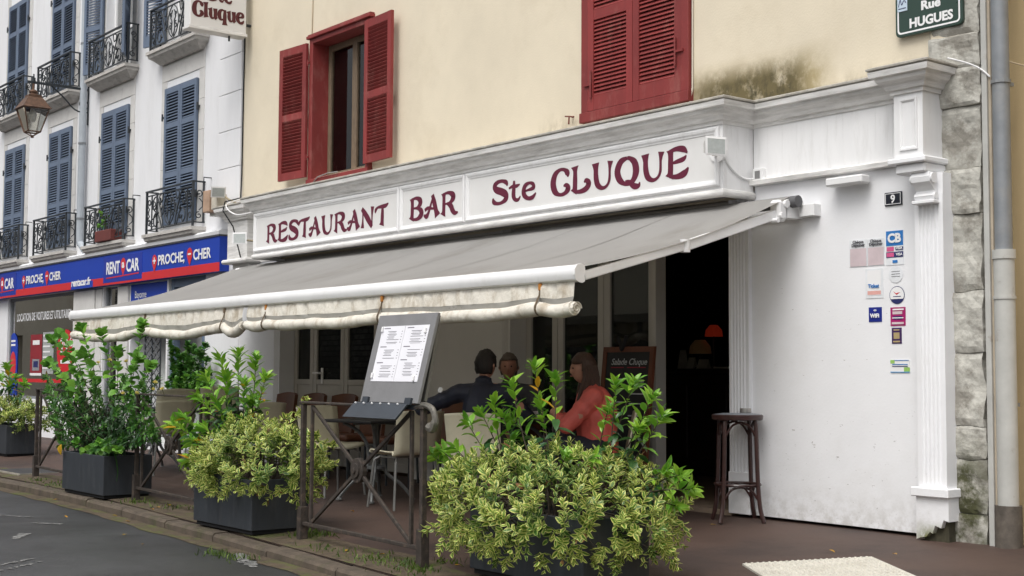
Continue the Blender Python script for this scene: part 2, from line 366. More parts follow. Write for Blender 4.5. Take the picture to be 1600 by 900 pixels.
# tactile slab with rows of studs near the door
tc = [PG(1160, 883), PG(1362, 872), PG(1362, 872)+Vector((.95, -.62, 0)), PG(1160, 883)+Vector((.95, -.62, 0))]
TACT = mat('pale_tactile_concrete', (.56, .54, .48), .85, .12, 12, .001, 80, dirt=(.33, .30, .25), dirt_amt=.6, dirt_scale=6)
tt = bpy.data.objects.new('tactile_paving', None); COL.objects.link(tt); struct(tt); XF['tactile_paving'] = Matrix()
ea = (tc[1]-tc[0]); eb = (tc[3]-tc[0])
def tp(u, v, dz=0): p = tc[0]+ea*u+eb*v; return (p.x, p.y, gz(p.y)+.010+dz)
b = MB(); b.add([tp(0,0), tp(1,0), tp(1,1), tp(0,1)]+[tp(0,0,-.05), tp(1,0,-.05), tp(1,1,-.05), tp(0,1,-.05)], [(0,1,2,3), (0,4,5,1), (1,5,6,2), (2,6,7,3), (3,7,4,0)]); b.build('slab', TACT, tt)
st = MB()
for i in range(22):
    for j in range(26):
        u, v = (i+.5+.25*(j % 2))/22.6, (j+.5)/26; c0 = Vector(tp(u, v, .001)); r0 = .011
        st.add([c0+Vector((math.cos(k*PI/3)*r0, math.sin(k*PI/3)*r0, 0)) for k in range(6)]+[c0+Vector((math.cos(k*PI/3)*r0*.6, math.sin(k*PI/3)*r0*.6, .006)) for k in range(6)],
               [(k, (k+1) % 6, 6+(k+1) % 6, 6+k) for k in range(6)]+[(6, 7, 8, 9, 10, 11)])
st.build('studs', TACT, tt, kind='stuff')
# dark service cover set in the pavement
cv = thing('service_cover', 'flat dark metal service cover set in the pavement by the far fence post', 'cover', PG(55, 740))
p = PG(55, 740); b = MB(); b.cbox(p.x-.75, p.x+.12, p.y-.2, p.y+.42, gz(p.y)-.03, gz(p.y)+.016, .004); b.build('plate', mat('cover_iron', (.035, .035, .036), .7, .3, 10, .001, 80), cv)
b = MB(); b.sweep([(p.x-.79, p.y-.24), (p.x+.16, p.y-.24), (p.x+.16, p.y+.46), (p.x-.79, p.y+.46), (p.x-.79, p.y-.2)], [(-.03, gz(p.y)-.03), (-.03, gz(p.y)+.013), (0, gz(p.y)+.013), (0, gz(p.y)-.03)]); b.build('frame', MORTAR, cv)

# ------------------------------------------------------------------ louvred shutter leaf (local: x 0..w from hinge, z 0..h, y thickness outward = -y)
def leaf(w, h, mt, nsl, mids, parent, M, name='shutter', stile=.075, rail=.09, th=.035, individual=True, foot=None, tilt=56):
    b = MB(); zs = [rail if foot is None else foot] ; segs = []
    lo = zs[0]
    for mz in mids: segs.append((lo, mz-rail*.45)); lo = mz+rail*.45
    segs.append((lo, h-rail))
    b.box(0, stile, -th, 0, 0, h); b.box(w-stile, w, -th, 0, 0, h)
    b.box(stile, w-stile, -th+.002, -.002, 0, segs[0][0]); b.box(stile, w-stile, -th+.002, -.002, h-rail, h)
    for (a, c), (d, e) in zip(segs, segs[1:]): b.box(stile, w-stile, -th+.002, -.002, c, d)
    fr = b.build(name, mt); fr.data.transform(M)
    adopt(fr, parent)
    tot = sum(e-a for a, e in segs); jm = MB()
    sm = None
    for a, e in segs:
        k = max(2, round(nsl*(e-a)/tot)); pitch = (e-a)/k
        for i in range(k):
            z = a+pitch*(i+.5)
            rm = Matrix.Rotation(R_(tilt), 3, 'X')
            s = MB(); s.obox((0, 0, 0), (w-2*stile, .038, .007), rm)
            if individual:
                if sm is None:
                    o = s.build('slat', mt); o.data.transform(M.to_3x3().to_4x4()); sm = o.data
                else: o = link('slat', sm)
                o.location = M @ Vector((w/2, -th/2, z)); o.rotation_euler = (R_(random.uniform(-3, 3)), R_(random.uniform(-.35, .35)), 0); o.parent = fr
            else: jm.add([M @ (v+Vector((w/2, -th/2, z))) for v in s.v], s.f)
    if not individual: o = jm.build('slats', mt); o['kind'] = 'stuff'; o.parent = fr
    return fr
def hinge(parent, x, y, z, mt, w=.05):
    b = MB(); b.box(x-w/2, x+w/2, y-.012, y, z-.012, z+.012); b.tube([(x, y-.012, z-.035), (x, y-.012, z+.035)], .010, 6); b.build('hinge', mt, parent)

# ------------------------------------------------------------------ restaurant building
XL, XR = -15.48, -5.36
rb = thing('restaurant_building', 'beige rendered old building with red shutters over a white shopfront lettered RESTAURANT BAR', 'building', (-10.2, 0, 0))
W1 = (-13.70, -12.46, 3.36, 4.98); W2 = (-8.86, -7.62, 3.42, 5.06)
def wall_with_holes(x0, x1, z0, z1, y0, y1, holes, mt, parent, name='wall'):
    xs = sorted({x0, x1, *[h[0] for h in holes], *[h[1] for h in holes]}); zs = sorted({z0, z1, *[h[2] for h in holes], *[h[3] for h in holes]})
    bm = bmesh.new(); V = {}
    def vt(i, j, k):
        if (i, j, k) not in V: V[(i, j, k)] = bm.verts.new((xs[i], (y0, y1)[k], zs[j]))
        return V[(i, j, k)]
    nx, nz = len(xs)-1, len(zs)-1
    solid = [[not any(h[0] <= (xs[i]+xs[i+1])/2 <= h[1] and h[2] <= (zs[j]+zs[j+1])/2 <= h[3] for h in holes) for j in range(nz)] for i in range(nx)]
    S = lambda i, j: 0 <= i < nx and 0 <= j < nz and solid[i][j]
    for i in range(nx):
        for j in range(nz):
            if not solid[i][j]: continue
            bm.faces.new((vt(i,j,0), vt(i+1,j,0), vt(i+1,j+1,0), vt(i,j+1,0))); bm.faces.new((vt(i,j,1), vt(i,j+1,1), vt(i+1,j+1,1), vt(i+1,j,1)))
            if not S(i-1, j): bm.faces.new((vt(i,j,0), vt(i,j+1,0), vt(i,j+1,1), vt(i,j,1)))
            if not S(i+1, j): bm.faces.new((vt(i+1,j,0), vt(i+1,j,1), vt(i+1,j+1,1), vt(i+1,j+1,0)))
            if not S(i, j-1): bm.faces.new((vt(i,j,0), vt(i,j,1), vt(i+1,j,1), vt(i+1,j,0)))
            if not S(i, j+1): bm.faces.new((vt(i,j+1,0), vt(i+1,j+1,0), vt(i+1,j+1,1), vt(i,j+1,1)))
    me = bpy.data.meshes.new(name); bm.to_mesh(me); bm.free(); me.materials.append(mt); return link(name, me, parent)
wall_with_holes(XL+.003, XR+.03, 2.45, 9.5, 0, .42, [W1, W2], BEIGE, rb)
# ragged edge of the render over the quoin stones: a few rounded tongues of plaster, upper right
b = MB(); prof = [(XR+.03, 9.5), (XR+.03, 3.12)] + crv([(-5.13, 3.15), (-5.06, 3.22), (-5.08, 3.34), (-5.16, 3.43), (-5.27, 3.47), (-5.31, 3.6), (-5.20, 3.72), (-5.28, 3.95), (-5.2, 4.3), (-5.29, 4.8), (-5.24, 5.5), (-5.28, 7), (-5.27, 9.5)], 3)
b.prism(prof, 'y', -.014, .02); b.build('render_edge', BEIGE, rb, bevel=.006)
# near-black boards stand for the unlit rooms behind the window openings
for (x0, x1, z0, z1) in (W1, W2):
    b = MB(); b.box(x0-.05, x1+.05, .40, .44, z0-.05, z1+.05); b.build('dark_window_board', DARK, rb)
# --- window 1: open shutters, deep red reveal, old wooden casement
x0, x1, z0, z1 = W1
b = MB()
b.box(x0-.045, x0+.035, -.045, .36, z0-.02, z1+.03); b.box(x1-.035, x1+.045, -.045, .36, z0-.02, z1+.03); b.box(x0+.035, x1-.035, -.045, .36, z1-.03, z1+.03)
b.box(x0-.05, x1+.05, -.07, .36, z0-.075, z0-.02); b.build('window_frame', RED, rb, bevel=.006)
b = MB(); b.box(x0-.075, x1+.075, -.075, 0, z1+.03, z1+.065); b.box(x0-.065, x1+.065, -.06, 0, z1+.065, z1+.085); b.build('drip_moulding', RED, rb, bevel=.005)
b = MB(); b.box(x0-.045, x1+.045, -.05, 0, z0-.16, z0-.075); b.build('window_apron', RED, rb, bevel=.006)
cs = MB(); xa, xb = x0+.035, x1-.035
for (a, c) in ((xa, xa+.06), (xb-.06, xb), ((xa+xb)/2-.05, (xa+xb)/2+.05)): cs.box(a, c, .17, .225, z0-.02, z1-.03)
cs.box(xa+.06, xb-.06, .172, .223, z0-.02, z0+.07); cs.box(xa+.06, xb-.06, .172, .223, z1-.10, z1-.03)
cs.build('casement', OLDWOOD, rb, bevel=.006)
for (a, c) in ((xa+.06, (xa+xb)/2-.05), ((xa+xb)/2+.05, xb-.06)):
    b = MB(); b.box(a, c, .195, .199, z0+.07, z1-.10); b.build('window_pane', glass('old_pane', (.85, .85, .82), .6), rb)
b = MB(); kk = 40
for i in range(kk):
    a, c = xa+.06+(xb-xa-.12)*i/kk, xa+.06+(xb-xa-.12)*(i+1)/kk
    b.add([(a, .26+.012*math.sin(i*1.3), z0), (c, .26+.012*math.sin((i+1)*1.3), z0), (c, .26+.012*math.sin((i+1)*1.3), z1), (a, .26+.012*math.sin(i*1.3), z1)], [(0, 1, 2, 3)])
b.build('net_curtain', CURTAIN, rb)
b = MB(); b.tube([(x0+.1, -.065, z0-.08), (x0+.25, -.085, z0-.02), (x0+.5, -.09, z0+.0), (x0+.7, -.085, z0-.01)], .007, 5); b.build('latch_hook', mat('grey_metal', (.35, .34, .33), .5, .2, metal=.5), rb)
# left leaf, opened out almost flat; right leaf likewise
lw, lh = .60, z1-z0-.03
# rotating a leaf about its hinge turns its outer face to the wall, so mirror the thickness
M1 = Matrix.Translation((x0-.05, -.05, z0+.015)) @ Matrix.Rotation(R_(5), 4, 'Z') @ Matrix.Diagonal((-1, 1, 1, 1))
leaf(lw-.04, lh, RED, 34, [lh*.47], rb, M1, tilt=-50)
M2 = Matrix.Translation((x1+.0, -.055, z0+.015)) @ Matrix.Rotation(R_(-3), 4, 'Z')
leaf(lw-.02, lh, RED, 34, [lh*.47], rb, M2, tilt=-50)
for z in (z0+.25, z1-.25): hinge(rb, x0-.045, -.05, z, RED); hinge(rb, x1+.01, -.05, z, RED)
# --- window 2: closed shutters
x0, x1, z0, z1 = W2
b = MB()
b.box(x0-.04, x0+.045, -.05, .1, z0-.02, z1+.05); b.box(x1-.045, x1+.04, -.05, .1, z0-.02, z1+.05); b.box(x0+.045, x1-.045, -.05, .1, z1-.03, z1+.05); b.box(x0-.05, x1+.05, -.065, .1, z0-.11, z0-.02)
b.build('window_frame', RED, rb, bevel=.006)
hw = (x1-x0-.09-.006)/2
leaf(hw, z1-z0-.02, RED, 36, [(z1-z0)*.52], rb, Matrix.Translation((x0+.045, -.012, z0-.012)), rail=.1, foot=.13)
leaf(hw, z1-z0-.02, RED, 36, [(z1-z0)*.52+.05], rb, Matrix.Translation((x0+.045+hw+.006, -.012, z0-.012)), rail=.1, foot=.13)
for sx, hz in ((x0+.1, .22), (x1-.1, .32)):
    b = MB(); b.tube([(sx, -.062, z0+hz-.12), (sx, -.062, z0+hz+.12)], .010, 6); b.box(sx-(.09 if sx < -8.2 else -.0), sx+(.0 if sx < -8.2 else .09), -.066, -.05, z0+hz-.008, z0+hz+.012); b.build('strap_hinge', RED, rb)
# iron wall hook left of window 2, painted cable to the right of it
b = MB(); b.tube([(x0-.2, 0, z0-.02), (x0-.2, -.05, z0-.02), (x0-.2, -.055, z0-.09)], .008, 6); b.tube([(x0-.26, -.045, z0-.01), (x0-.14, -.045, z0-.03)], .007, 6); b.build('shutter_stop', mat('rust', (.16, .045, .03), .8, .3), rb)
b = MB(); b.tube([(x1+.05, -.012, 6.5), (x1+.055, -.012, 4.2), (x1+.05, -.012, z0), (x1+.035, -.03, z0-.14), (x1+.04, -.05, z0-.25)], .008, 5); b.build('cable', mat('cream_cable', (.55, .5, .42), .6, .1), rb)
b = MB(); b.tube([(-13.75, -.01, 7), (-13.74, -.01, 5.6), (-13.75, -.012, 5.1), (-13.76, -.012, 3.2)], .007, 5); b.build('cable', mat('beige_cable', (.5, .42, .3), .7, .1), rb)

# --- shopfront: cornice, fascia, pilasters
FY, FXL, FXR = -.37, -14.43, -6.91
UPX = (PY(-.24, 1397, 200).x, PY(-.24, 1442, 200).x)
LPX = (PY(-.14, 1431, 450).x, PY(-.14, 1475, 450).x)
path = [(-15.50, .02), (-15.50, -.20), (-14.93, -.20), (-14.93, -.03), (FXL, -.03), (FXL, FY), (FXR, FY), (FXR, -.03), (UPX[0], -.03), (UPX[0], -.24), (UPX[1], -.24), (UPX[1], .1)]
corn = [(0, 2.985), (.015, 2.985), (.018, 3.01), (.035, 3.015), (.05, 3.045), (.085, 3.075), (.092, 3.10), (.118, 3.105), (.125, 3.145), (.10, 3.15), (-.03, 3.155), (-.03, 2.985)]
b = MB(); b.sweep(path, corn); b.build('cornice', WWEATH, rb)
b = MB(); b.sweep(path, [(.122, 3.150), (.133, 3.156), (.133, 3.168), (.11, 3.178), (-.02, 3.215), (-.02, 3.157)]); b.build('cornice_cap', TOPCAP, rb)
b = MB(); b.box(FXL+.02, FXR-.02, FY-.0, .01, 3.1, 3.2); b.build('cornice_bed', TOPCAP, rb)
# fascia box and side panels
b = MB(); b.box(FXL, FXR, FY, -.03, 2.475, 2.99); b.build('fascia', WHITE, rb)
b = MB(); b.box(FXR+.002, UPX[0]+.01, -.028, .02, 2.565, 2.99); b.build('side_fascia', WHITE, rb)
for i in range(10):
    xx = FXR+.01+i*.141; b = MB(); b.box(xx, xx+.1402, -.034, -.027, 2.58, 2.985); b.build('fascia_board', WHITE, rb)
b = MB(); b.box(-15.46, FXL+.01, -.03, .02, 2.45, 2.99); b.build('side_fascia', WWEATH, rb)
# bottom roll of the fascia
rp = [(.0+.032*math.cos(a)-.008, 2.462+.032*math.sin(a)) for a in [2*PI*i/10 for i in range(10)]]
b = MB(); b.sweep([(FXL, -.03), (FXL, FY), (FXR, FY), (FXR, -.03)], rp); b.build('roll_moulding', WWEATH, rb, smooth=True)
b = MB(); b.sweep([(FXR+.0, -.03), (UPX[0], -.03)], [(0, 2.535), (.05, 2.54), (.055, 2.572), (.03, 2.585), (0, 2.585)]); b.build('batten', WWEATH, rb)
# framed sign panels
def sign_panel(xa, xb, za, zb):
    y = FY; fw = .052
    b = MB(); b.box(xa+fw*.8, xb-fw*.8, y-.004, y+.01, za+fw*.8, zb-fw*.8); b.build('sign_panel', SIGNBOARD, rb)
    b = MB()   # mitred frame moulding: profile across each side
    pr = [(0, .0), (0, .018), (.012, .026), (.030, .022), (.042, .012), (fw, .010), (fw, 0)]
    ring = []
    for (cx, cz, sx, sz) in ((xa, za, 1, 1), (xb, za, -1, 1), (xb, zb, -1, -1), (xa, zb, 1, -1)):
        ring.append([(cx+sx*q, y-h, cz+sz*q) for q, h in pr])
    n = len(pr); b.add([p for r in ring for p in r], [(i*n+j, ((i+1) % 4)*n+j, ((i+1) % 4)*n+j+1, i*n+j+1) for i in range(4) for j in range(n-1)])
    b.build('sign_frame', WHITE, rb)
ZB_, ZT_ = 2.515, 2.972
P1 = (FXL+.02, PY(FY, 625, 350).x); P2 = (P1[1]+.012, PY(FY, 728, 320).x); P3 = (P2[1]+.012, FXR-.03)
for pr in (P1, P2, P3): sign_panel(pr[0], pr[1], ZB_, ZT_)
# fluted pilasters
def pilaster(x0, x1, y0, z0, z1, nfl, mt=WPANEL, depth=.06, name='pilaster', edge=.03):
    pr = [(x0, y0+depth), (x0, y0)]; w = (x1-x0-2*edge)/nfl
    for i in range(nfl):
        a = x0+edge+w*i
        for t in (.12, .3, .5, .7, .88): pr.append((a+w*t, y0+(.009 if t in (.3, .7) else .012 if t == .5 else 0)))
    pr += [(x1, y0), (x1, y0+depth)]
    b = MB(); b.prism(pr, 'z', z0, z1); return b.build(name, mt, rb)
# right pilaster
la, lb = LPX; lc = (la+lb)/2
pilaster(la, lb, -.14, .34, 2.30, 5, WPANEL, .16)
b = MB(); b.box(la, lb, -.136, .02, 2.30, 2.44); b.build('pilaster_head', WPANEL, rb)
b = MB(); b.cbox(la-.04, lb+.03, -.18, .02, .285, .345, .006); b.build('pilaster_plinth_moulding', WPANEL, rb)
b = MB(); w = lb-la+.03; pr = [(la-.015+w*u, z) for u, z in ((0, .285), (0, .0), (.12, .012), (.3, .02), (.42, .055), (.50, .045), (.58, .10), (.76, .085), (.84, .14), (1, .13), (1, .285))]
b.prism(pr, 'y', -.15, .0); b.build('pilaster_base', WPANEL, rb)
b = MB(); b.box(la+.02, lb-.01, -.11, .02, -.03, .15); b.build('rotten_base_core', mat('rotten_wood', (.055, .05, .03), .95, .4, 20), rb)
# capital: console bracket, block, upper panelled pilaster
b = MB(); b.cbox(UPX[0]-.03, UPX[1]+.04, -.285, .02, 2.505, 2.545, .008); b.cbox(UPX[0]+.01, UPX[1]+.02, -.25, .02, 2.44, 2.505, .01); b.build('capital', WPANEL, rb)
pr = [(-.13, 2.44), (-.225, 2.44), (-.235, 2.41), (-.23, 2.375), (-.20, 2.345), (-.175, 2.32), (-.18, 2.30), (-.195, 2.285), (-.185, 2.262), (-.16, 2.255), (-.13, 2.255)]
b = MB(); b.prism(pr, 'x', lc-.07, lc+.07); b.build('console_bracket', WPANEL, rb)
b = MB(); b.tube([(lc-.085, -.195, 2.40), (lc+.085, -.195, 2.40)], .036, 12); b.build('console_scroll', WPANEL, rb, smooth=True)
b = MB(); b.tube([(lc-.08, -.165, 2.283), (lc+.08, -.165, 2.283)], .024, 12); b.build('console_scroll', WPANEL, rb, smooth=True)
b = MB(); b.cbox(lc-.085, lc+.085, -.21, -.1, 2.232, 2.256, .004); b.build('console_foot', WPANEL, rb)
b = MB(); b.box(UPX[0], UPX[1], -.24, .02, 2.545, 2.987); b.build('upper_pilaster', WHITE, rb)
b = MB(); pr = [(0, 0), (0, .012), (.012, .012), (.022, .004), (.022, 0)]; ring = []
for (cx, cz, sx, sz) in ((UPX[0]+.045, 2.60, 1, 1), (UPX[1]-.04, 2.60, -1, 1), (UPX[1]-.04, 2.95, -1, -1), (UPX[0]+.045, 2.95, 1, -1)): ring.append([(cx+sx*q, -.24-h, cz+sz*q) for q, h in pr])
n = len(pr); b.add([p for r in ring for p in r], [(i*n+j, ((i+1) % 4)*n+j, ((i+1) % 4)*n+j+1, i*n+j+1) for i in range(4) for j in range(n-1)]); b.build('panel_moulding', WHITE, rb)
# left pilaster, upper block
b = MB(); b.box(-15.48, -14.95, -.19, .02, 2.50, 2.987); b.build('upper_pilaster', WWEATH, rb)
b = MB(); b.cbox(-15.54, -14.90, -.25, .02, 2.445, 2.5, .018); b.build('capital', WWEATH, rb)
b = MB(); b.box(-15.42, -15.0, -.14, .02, 2.30, 2.445); b.build('capital_neck', WWEATH, rb)
# white wall to the right of the door and the pier at the left
PXN = [PY(0, x, 700).x for x in (1147, 1178)]
b = MB(); b.box(PXN[1]+.045, LPX[0]+.01, -.022, .35, .02, 2.555); b.build('front_wall', WPANEL, rb)
b = MB(); b.box(PXN[1], PXN[1]+.045, -.012, .3, .02, 2.5); b.build('front_wall_margin', WPANEL, rb)
pilaster(PXN[0], PXN[1], -.05, .34, 2.45, 5, WPANEL, .3, edge=.02)
b = MB(); b.cbox(PXN[0]-.006, PXN[1]+.006, -.062, .25, .02, .34, .004); b.build('pilaster_base', WPANEL, rb)
b = MB(); b.box(-15.46, -14.5, -.02, .35, .0, 2.45); b.build('front_wall', WPANEL, rb)
pilaster(-14.5, -14.34, -.05, 0, 2.45, 5, WPANEL, .3, edge=.02)
b = MB(); b.box(-11.55, -10.04, -.02, .35, 0, 2.45); b.build('front_wall', mat('off_white_pier', (.62, .60, .565), .6, .04, 2), rb)
pilaster(-10.04, -9.90, -.05, 0, 2.45, 4, mat('off_white_pier', (.62, .6, .565)), .3, edge=.02)
b = MB(); b.box(-14.34, -11.55, .0, .35, 2.22, 2.46); b.build('lintel', PVC, rb)
b = MB(); b.box(-9.90, PXN[0], .0, .35, 2.22, 2.46); b.build('lintel', PVC, rb)
# glazed doors
def glazed(x0, x1, z0, z1, y, panel, name='door_leaf'):
    fw = .075
    b = MB(); b.box(x0, x0+fw, y, y+.05, z0, z1); b.box(x1-fw, x1, y, y+.05, z0, z1); b.box(x0+fw, x1-fw, y+.002, y+.048, z1-fw, z1); b.box(x0+fw, x1-fw, y+.002, y+.048, z0, z0+.09)
    if panel: b.box(x0+fw, x1-fw, y+.002, y+.048, panel-.03, panel+.03); b.box(x0+fw, x1-fw, y+.012, y+.04, z0+.09, panel-.03)
    d = b.build(name, PVC, rb, bevel=.004)
    g = MB(); g.box(x0+fw, x1-fw, y+.022, y+.028, (panel+.03 if panel else z0+.09), z1-fw); g = g.build('pane', GLASSD); g.parent = d
    return d
xs = [-14.33, -13.87, -13.18, -12.48, -11.85, -11.56]
for a, c in zip(xs, xs[1:]): glazed(a+.004, c-.004, .03, 2.22, .14, .98 if c-a > .3 else None)
d = MB(); hp = PY(.13, 503, 583); d.tube([(hp.x, .138, hp.z), (hp.x, .09, hp.z), (hp.x-.13, .085, hp.z)], .012, 8); d.box(hp.x-.02, hp.x+.02, .128, .138, hp.z-.12, hp.z+.06); d.build('door_handle', PRINTW, rb)
xp = [-9.90, PY(.17, 875, 500).x, PY(.17, 947, 500).x, PY(.17, 1022, 500).x+.04]
for a, c in zip(xp, xp[1:]): glazed(a+.004, c-.004, .03, 2.22, .14, None)
b = MB(); b.box(xp[-1], xp[-1]+.05, .10, .22, .02, 2.22); b.build('door_post', PVC, rb)
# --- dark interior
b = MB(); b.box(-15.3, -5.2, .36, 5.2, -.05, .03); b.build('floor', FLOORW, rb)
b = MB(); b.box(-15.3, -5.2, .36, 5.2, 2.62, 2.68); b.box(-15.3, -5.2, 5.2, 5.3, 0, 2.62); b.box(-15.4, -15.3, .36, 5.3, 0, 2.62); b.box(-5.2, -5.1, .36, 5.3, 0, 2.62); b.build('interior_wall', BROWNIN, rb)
b = MB(); b.box(PXN[0]-.95, PXN[0]-.01, -.02, .4, -.02, .036); b.build('threshold', mat('stone_step', (.24, .18, .13), .8, .25, 8), rb)
# --- quoin stones
rq = random.Random(11); z = -.12; i = 0
qh = [.30, .36, .22, .48, .40, .52, .30, .42, .26, .24, .34, .30, .28, .36, .40, .34, .42, .38, .40, .5, .5, .6, .6, .6, .6]
b = MB(); b.box(-5.33, -4.975, -.0, .40, -.12, 9.4); b.build('quoin_core', MORTAR, rb)
for h in qh:
    if z+h > 9.3: break
    bm = bmesh.new(); bmesh.ops.create_cube(bm, size=1); bmesh.ops.subdivide_edges(bm, edges=bm.edges[:], cuts=10, use_grid_fill=True)
    xa, xb = -5.335, -4.952+rq.uniform(-.012, .008); pr_ = rq.uniform(.02, .045)
    for v in bm.verts:
        q = Vector((v.co.x, v.co.y, v.co.z)); e = max(abs(q.x), abs(q.z))*2
        p = Vector(((xa+xb)/2+q.x*(xb-xa), .16+q.y*(.32+2*pr_), z+h/2+q.z*(h-.005)))
        nz = noise.noise(p*5.5+Vector((i*3.1, 0, 0)))*.014+noise.noise(p*13)*.009+noise.noise(p*27)*.006
        if q.y < -.45: p.y += nz+(.010 if e > .95 else 0)
        if q.x > .45: p.x += nz
        if abs(q.z) > .45: p.z += noise.noise(p*7)*.016
        v.co = p
    b = MB(); b.addbm(bm); bm.free(); b.build('quoin_stone', STONEQ, rb, smooth=False); z += h; i += 1
# hanging wire at the left edge of the facade
b = MB(); b.tube([(-15.46, -.012, 8), (-15.45, -.014, 6), (-15.47, -.012, 4.6), (-15.46, -.02, 3.6), (-15.42, -.05, 3.3), (-15.35, -.30, 3.22), (-15.3, -.35, 3.1), (-15.18, -.27, 2.9), (-14.98, -.26, 2.5)], .009, 5); b.build('wire', DARK, rb)
b = MB(); b.tube(crv([(-15.47, -.03, 3.28), (-15.2, -.36, 3.16), (-14.95, -.34, 3.02), (-14.6, -.2, 3.06), (-14.45, -.40, 3.0)], 5), .008, 5); b.build('wire', PRINTW, rb)

# ------------------------------------------------------------------ decorative lettering: variable-width pen strokes
GL = {
 'R': (.78, [[(.13,1.0,.24),(.14,.84,.15),(.14,.5,.15),(.13,.15,.16),(.1,0,.27)], [(.1,.95,.06),(.34,.99,.09),(.53,.86,.19),(.53,.70,.19),(.40,.53,.09),(.2,.5,.05)], [(.28,.52,.07),(.45,.37,.17),(.52,.18,.18),(.62,.04,.13),(.76,.05,.04)]]),
 'E': (.70, [[(.13,1.0,.24),(.14,.84,.16),(.14,.5,.16),(.13,.15,.17),(.1,0,.26)], [(.1,.95,.06),(.32,1.0,.11),(.52,.95,.14),(.63,.80,.04)], [(.16,.5,.05),(.36,.55,.10),(.52,.60,.11),(.60,.72,.03)], [(.1,.05,.07),(.32,.0,.12),(.54,.08,.16),(.66,.27,.04)]]),
 'S': (.64, [[(.60,.74,.05),(.56,.90,.14),(.40,1.0,.10),(.22,.97,.13),(.11,.82,.18),(.17,.64,.20),(.38,.51,.22),(.54,.35,.22),(.54,.15,.18),(.38,.01,.10),(.2,.0,.10),(.07,.10,.15),(.05,.27,.05)]]),
 'T': (.66, [[(.40,.95,.12),(.39,.5,.17),(.38,.15,.18),(.36,0,.28)], [(.02,.66,.03),(.03,.80,.13),(.14,.93,.08),(.34,.95,.12),(.56,.97,.13),(.70,1.07,.04)]]),
 'A': (.74, [[(.40,.98,.05),(.31,.62,.08),(.20,.24,.10),(.10,.07,.15),(-.02,.14,.05)], [(.36,1.02,.14),(.45,.66,.19),(.53,.28,.19),(.60,.02,.28)], [(.02,.36,.10),(.16,.44,.10),(.34,.40,.07),(.5,.36,.05)]]),
 'U': (.76, [[(.13,1.0,.26),(.14,.75,.16),(.15,.42,.17),(.21,.15,.16),(.36,.01,.09),(.51,.08,.07),(.59,.30,.08),(.60,.7,.08),(.62,1.0,.20)]]),
 'N': (.78, [[(.1,0,.20),(.12,.4,.08),(.12,.95,.08)], [(.06,1.0,.14),(.22,.76,.20),(.42,.4,.22),(.62,.0,.14)], [(.62,.05,.07),(.62,.6,.08),(.64,1.04,.20)]]),
 'B': (.70, [[(.13,1.0,.25),(.14,.84,.16),(.14,.5,.16),(.13,.15,.17),(.1,0,.27)], [(.1,.96,.06),(.34,.99,.10),(.50,.86,.19),(.50,.70,.18),(.38,.55,.08),(.22,.52,.05)], [(.2,.54,.05),(.42,.5,.10),(.56,.34,.20),(.54,.16,.19),(.36,.01,.10),(.1,.04,.06)]]),
 't': (.50, [[(.22,.92,.08),(.21,.6,.15),(.20,.24,.17),(.27,.05,.12),(.38,.03,.09),(.46,.18,.04)], [(.02,.60,.05),(.16,.67,.09),(.32,.66,.10),(.44,.72,.03)]]),
 'e': (.58, [[(.12,.36,.05),(.28,.40,.07),(.44,.46,.13),(.43,.62,.12),(.30,.70,.08),(.15,.62,.14),(.08,.40,.17),(.11,.18,.17),(.25,.02,.11),(.42,.04,.12),(.53,.22,.04)]]),
 'C': (.72, [[(.62,.66,.04),(.60,.82,.17),(.48,.97,.09),(.32,.98,.09),(.16,.82,.17),(.09,.5,.21),(.15,.18,.19),(.31,.01,.09),(.50,.03,.11),(.62,.20,.18),(.56,.34,.12),(.46,.33,.04)]]),
 'L': (.72, [[(.14,1.02,.28),(.15,.84,.15),(.15,.5,.16),(.14,.15,.17),(.1,0,.24)], [(.1,.03,.06),(.34,.01,.11),(.54,.10,.15),(.62,.28,.17),(.53,.40,.12),(.46,.34,.04)]]),
 'Q': (.84, [[(.40,.99,.08),(.20,.88,.17),(.09,.55,.20),(.16,.22,.18),(.36,.02,.09),(.57,.10,.14),(.68,.42,.21),(.64,.76,.19),(.50,.95,.11),(.40,.99,.08)], [(.34,.12,.06),(.48,.06,.12),(.62,-.10,.15),(.76,-.11,.11),(.80,.02,.03)]]),
 'l': (.36, [[(.14,1.02,.26),(.16,.84,.16),(.16,.4,.17),(.18,.1,.18),(.2,0,.27)]]),
 'u': (.64, [[(.08,.68,.22),(.13,.52,.15),(.13,.25,.16),(.20,.05,.12),(.32,.03,.07),(.43,.18,.06)], [(.44,.70,.20),(.46,.4,.16),(.46,.12,.16),(.56,.0,.14)]]),
 'q': (.64, [[(.44,.62,.07),(.30,.69,.08),(.14,.58,.15),(.09,.34,.18),(.15,.10,.16),(.28,.02,.08),(.42,.12,.06)], [(.48,.72,.10),(.47,.3,.17),(.47,-.1,.17),(.48,-.32,.26)]]),
 ' ': (.42, []),
}
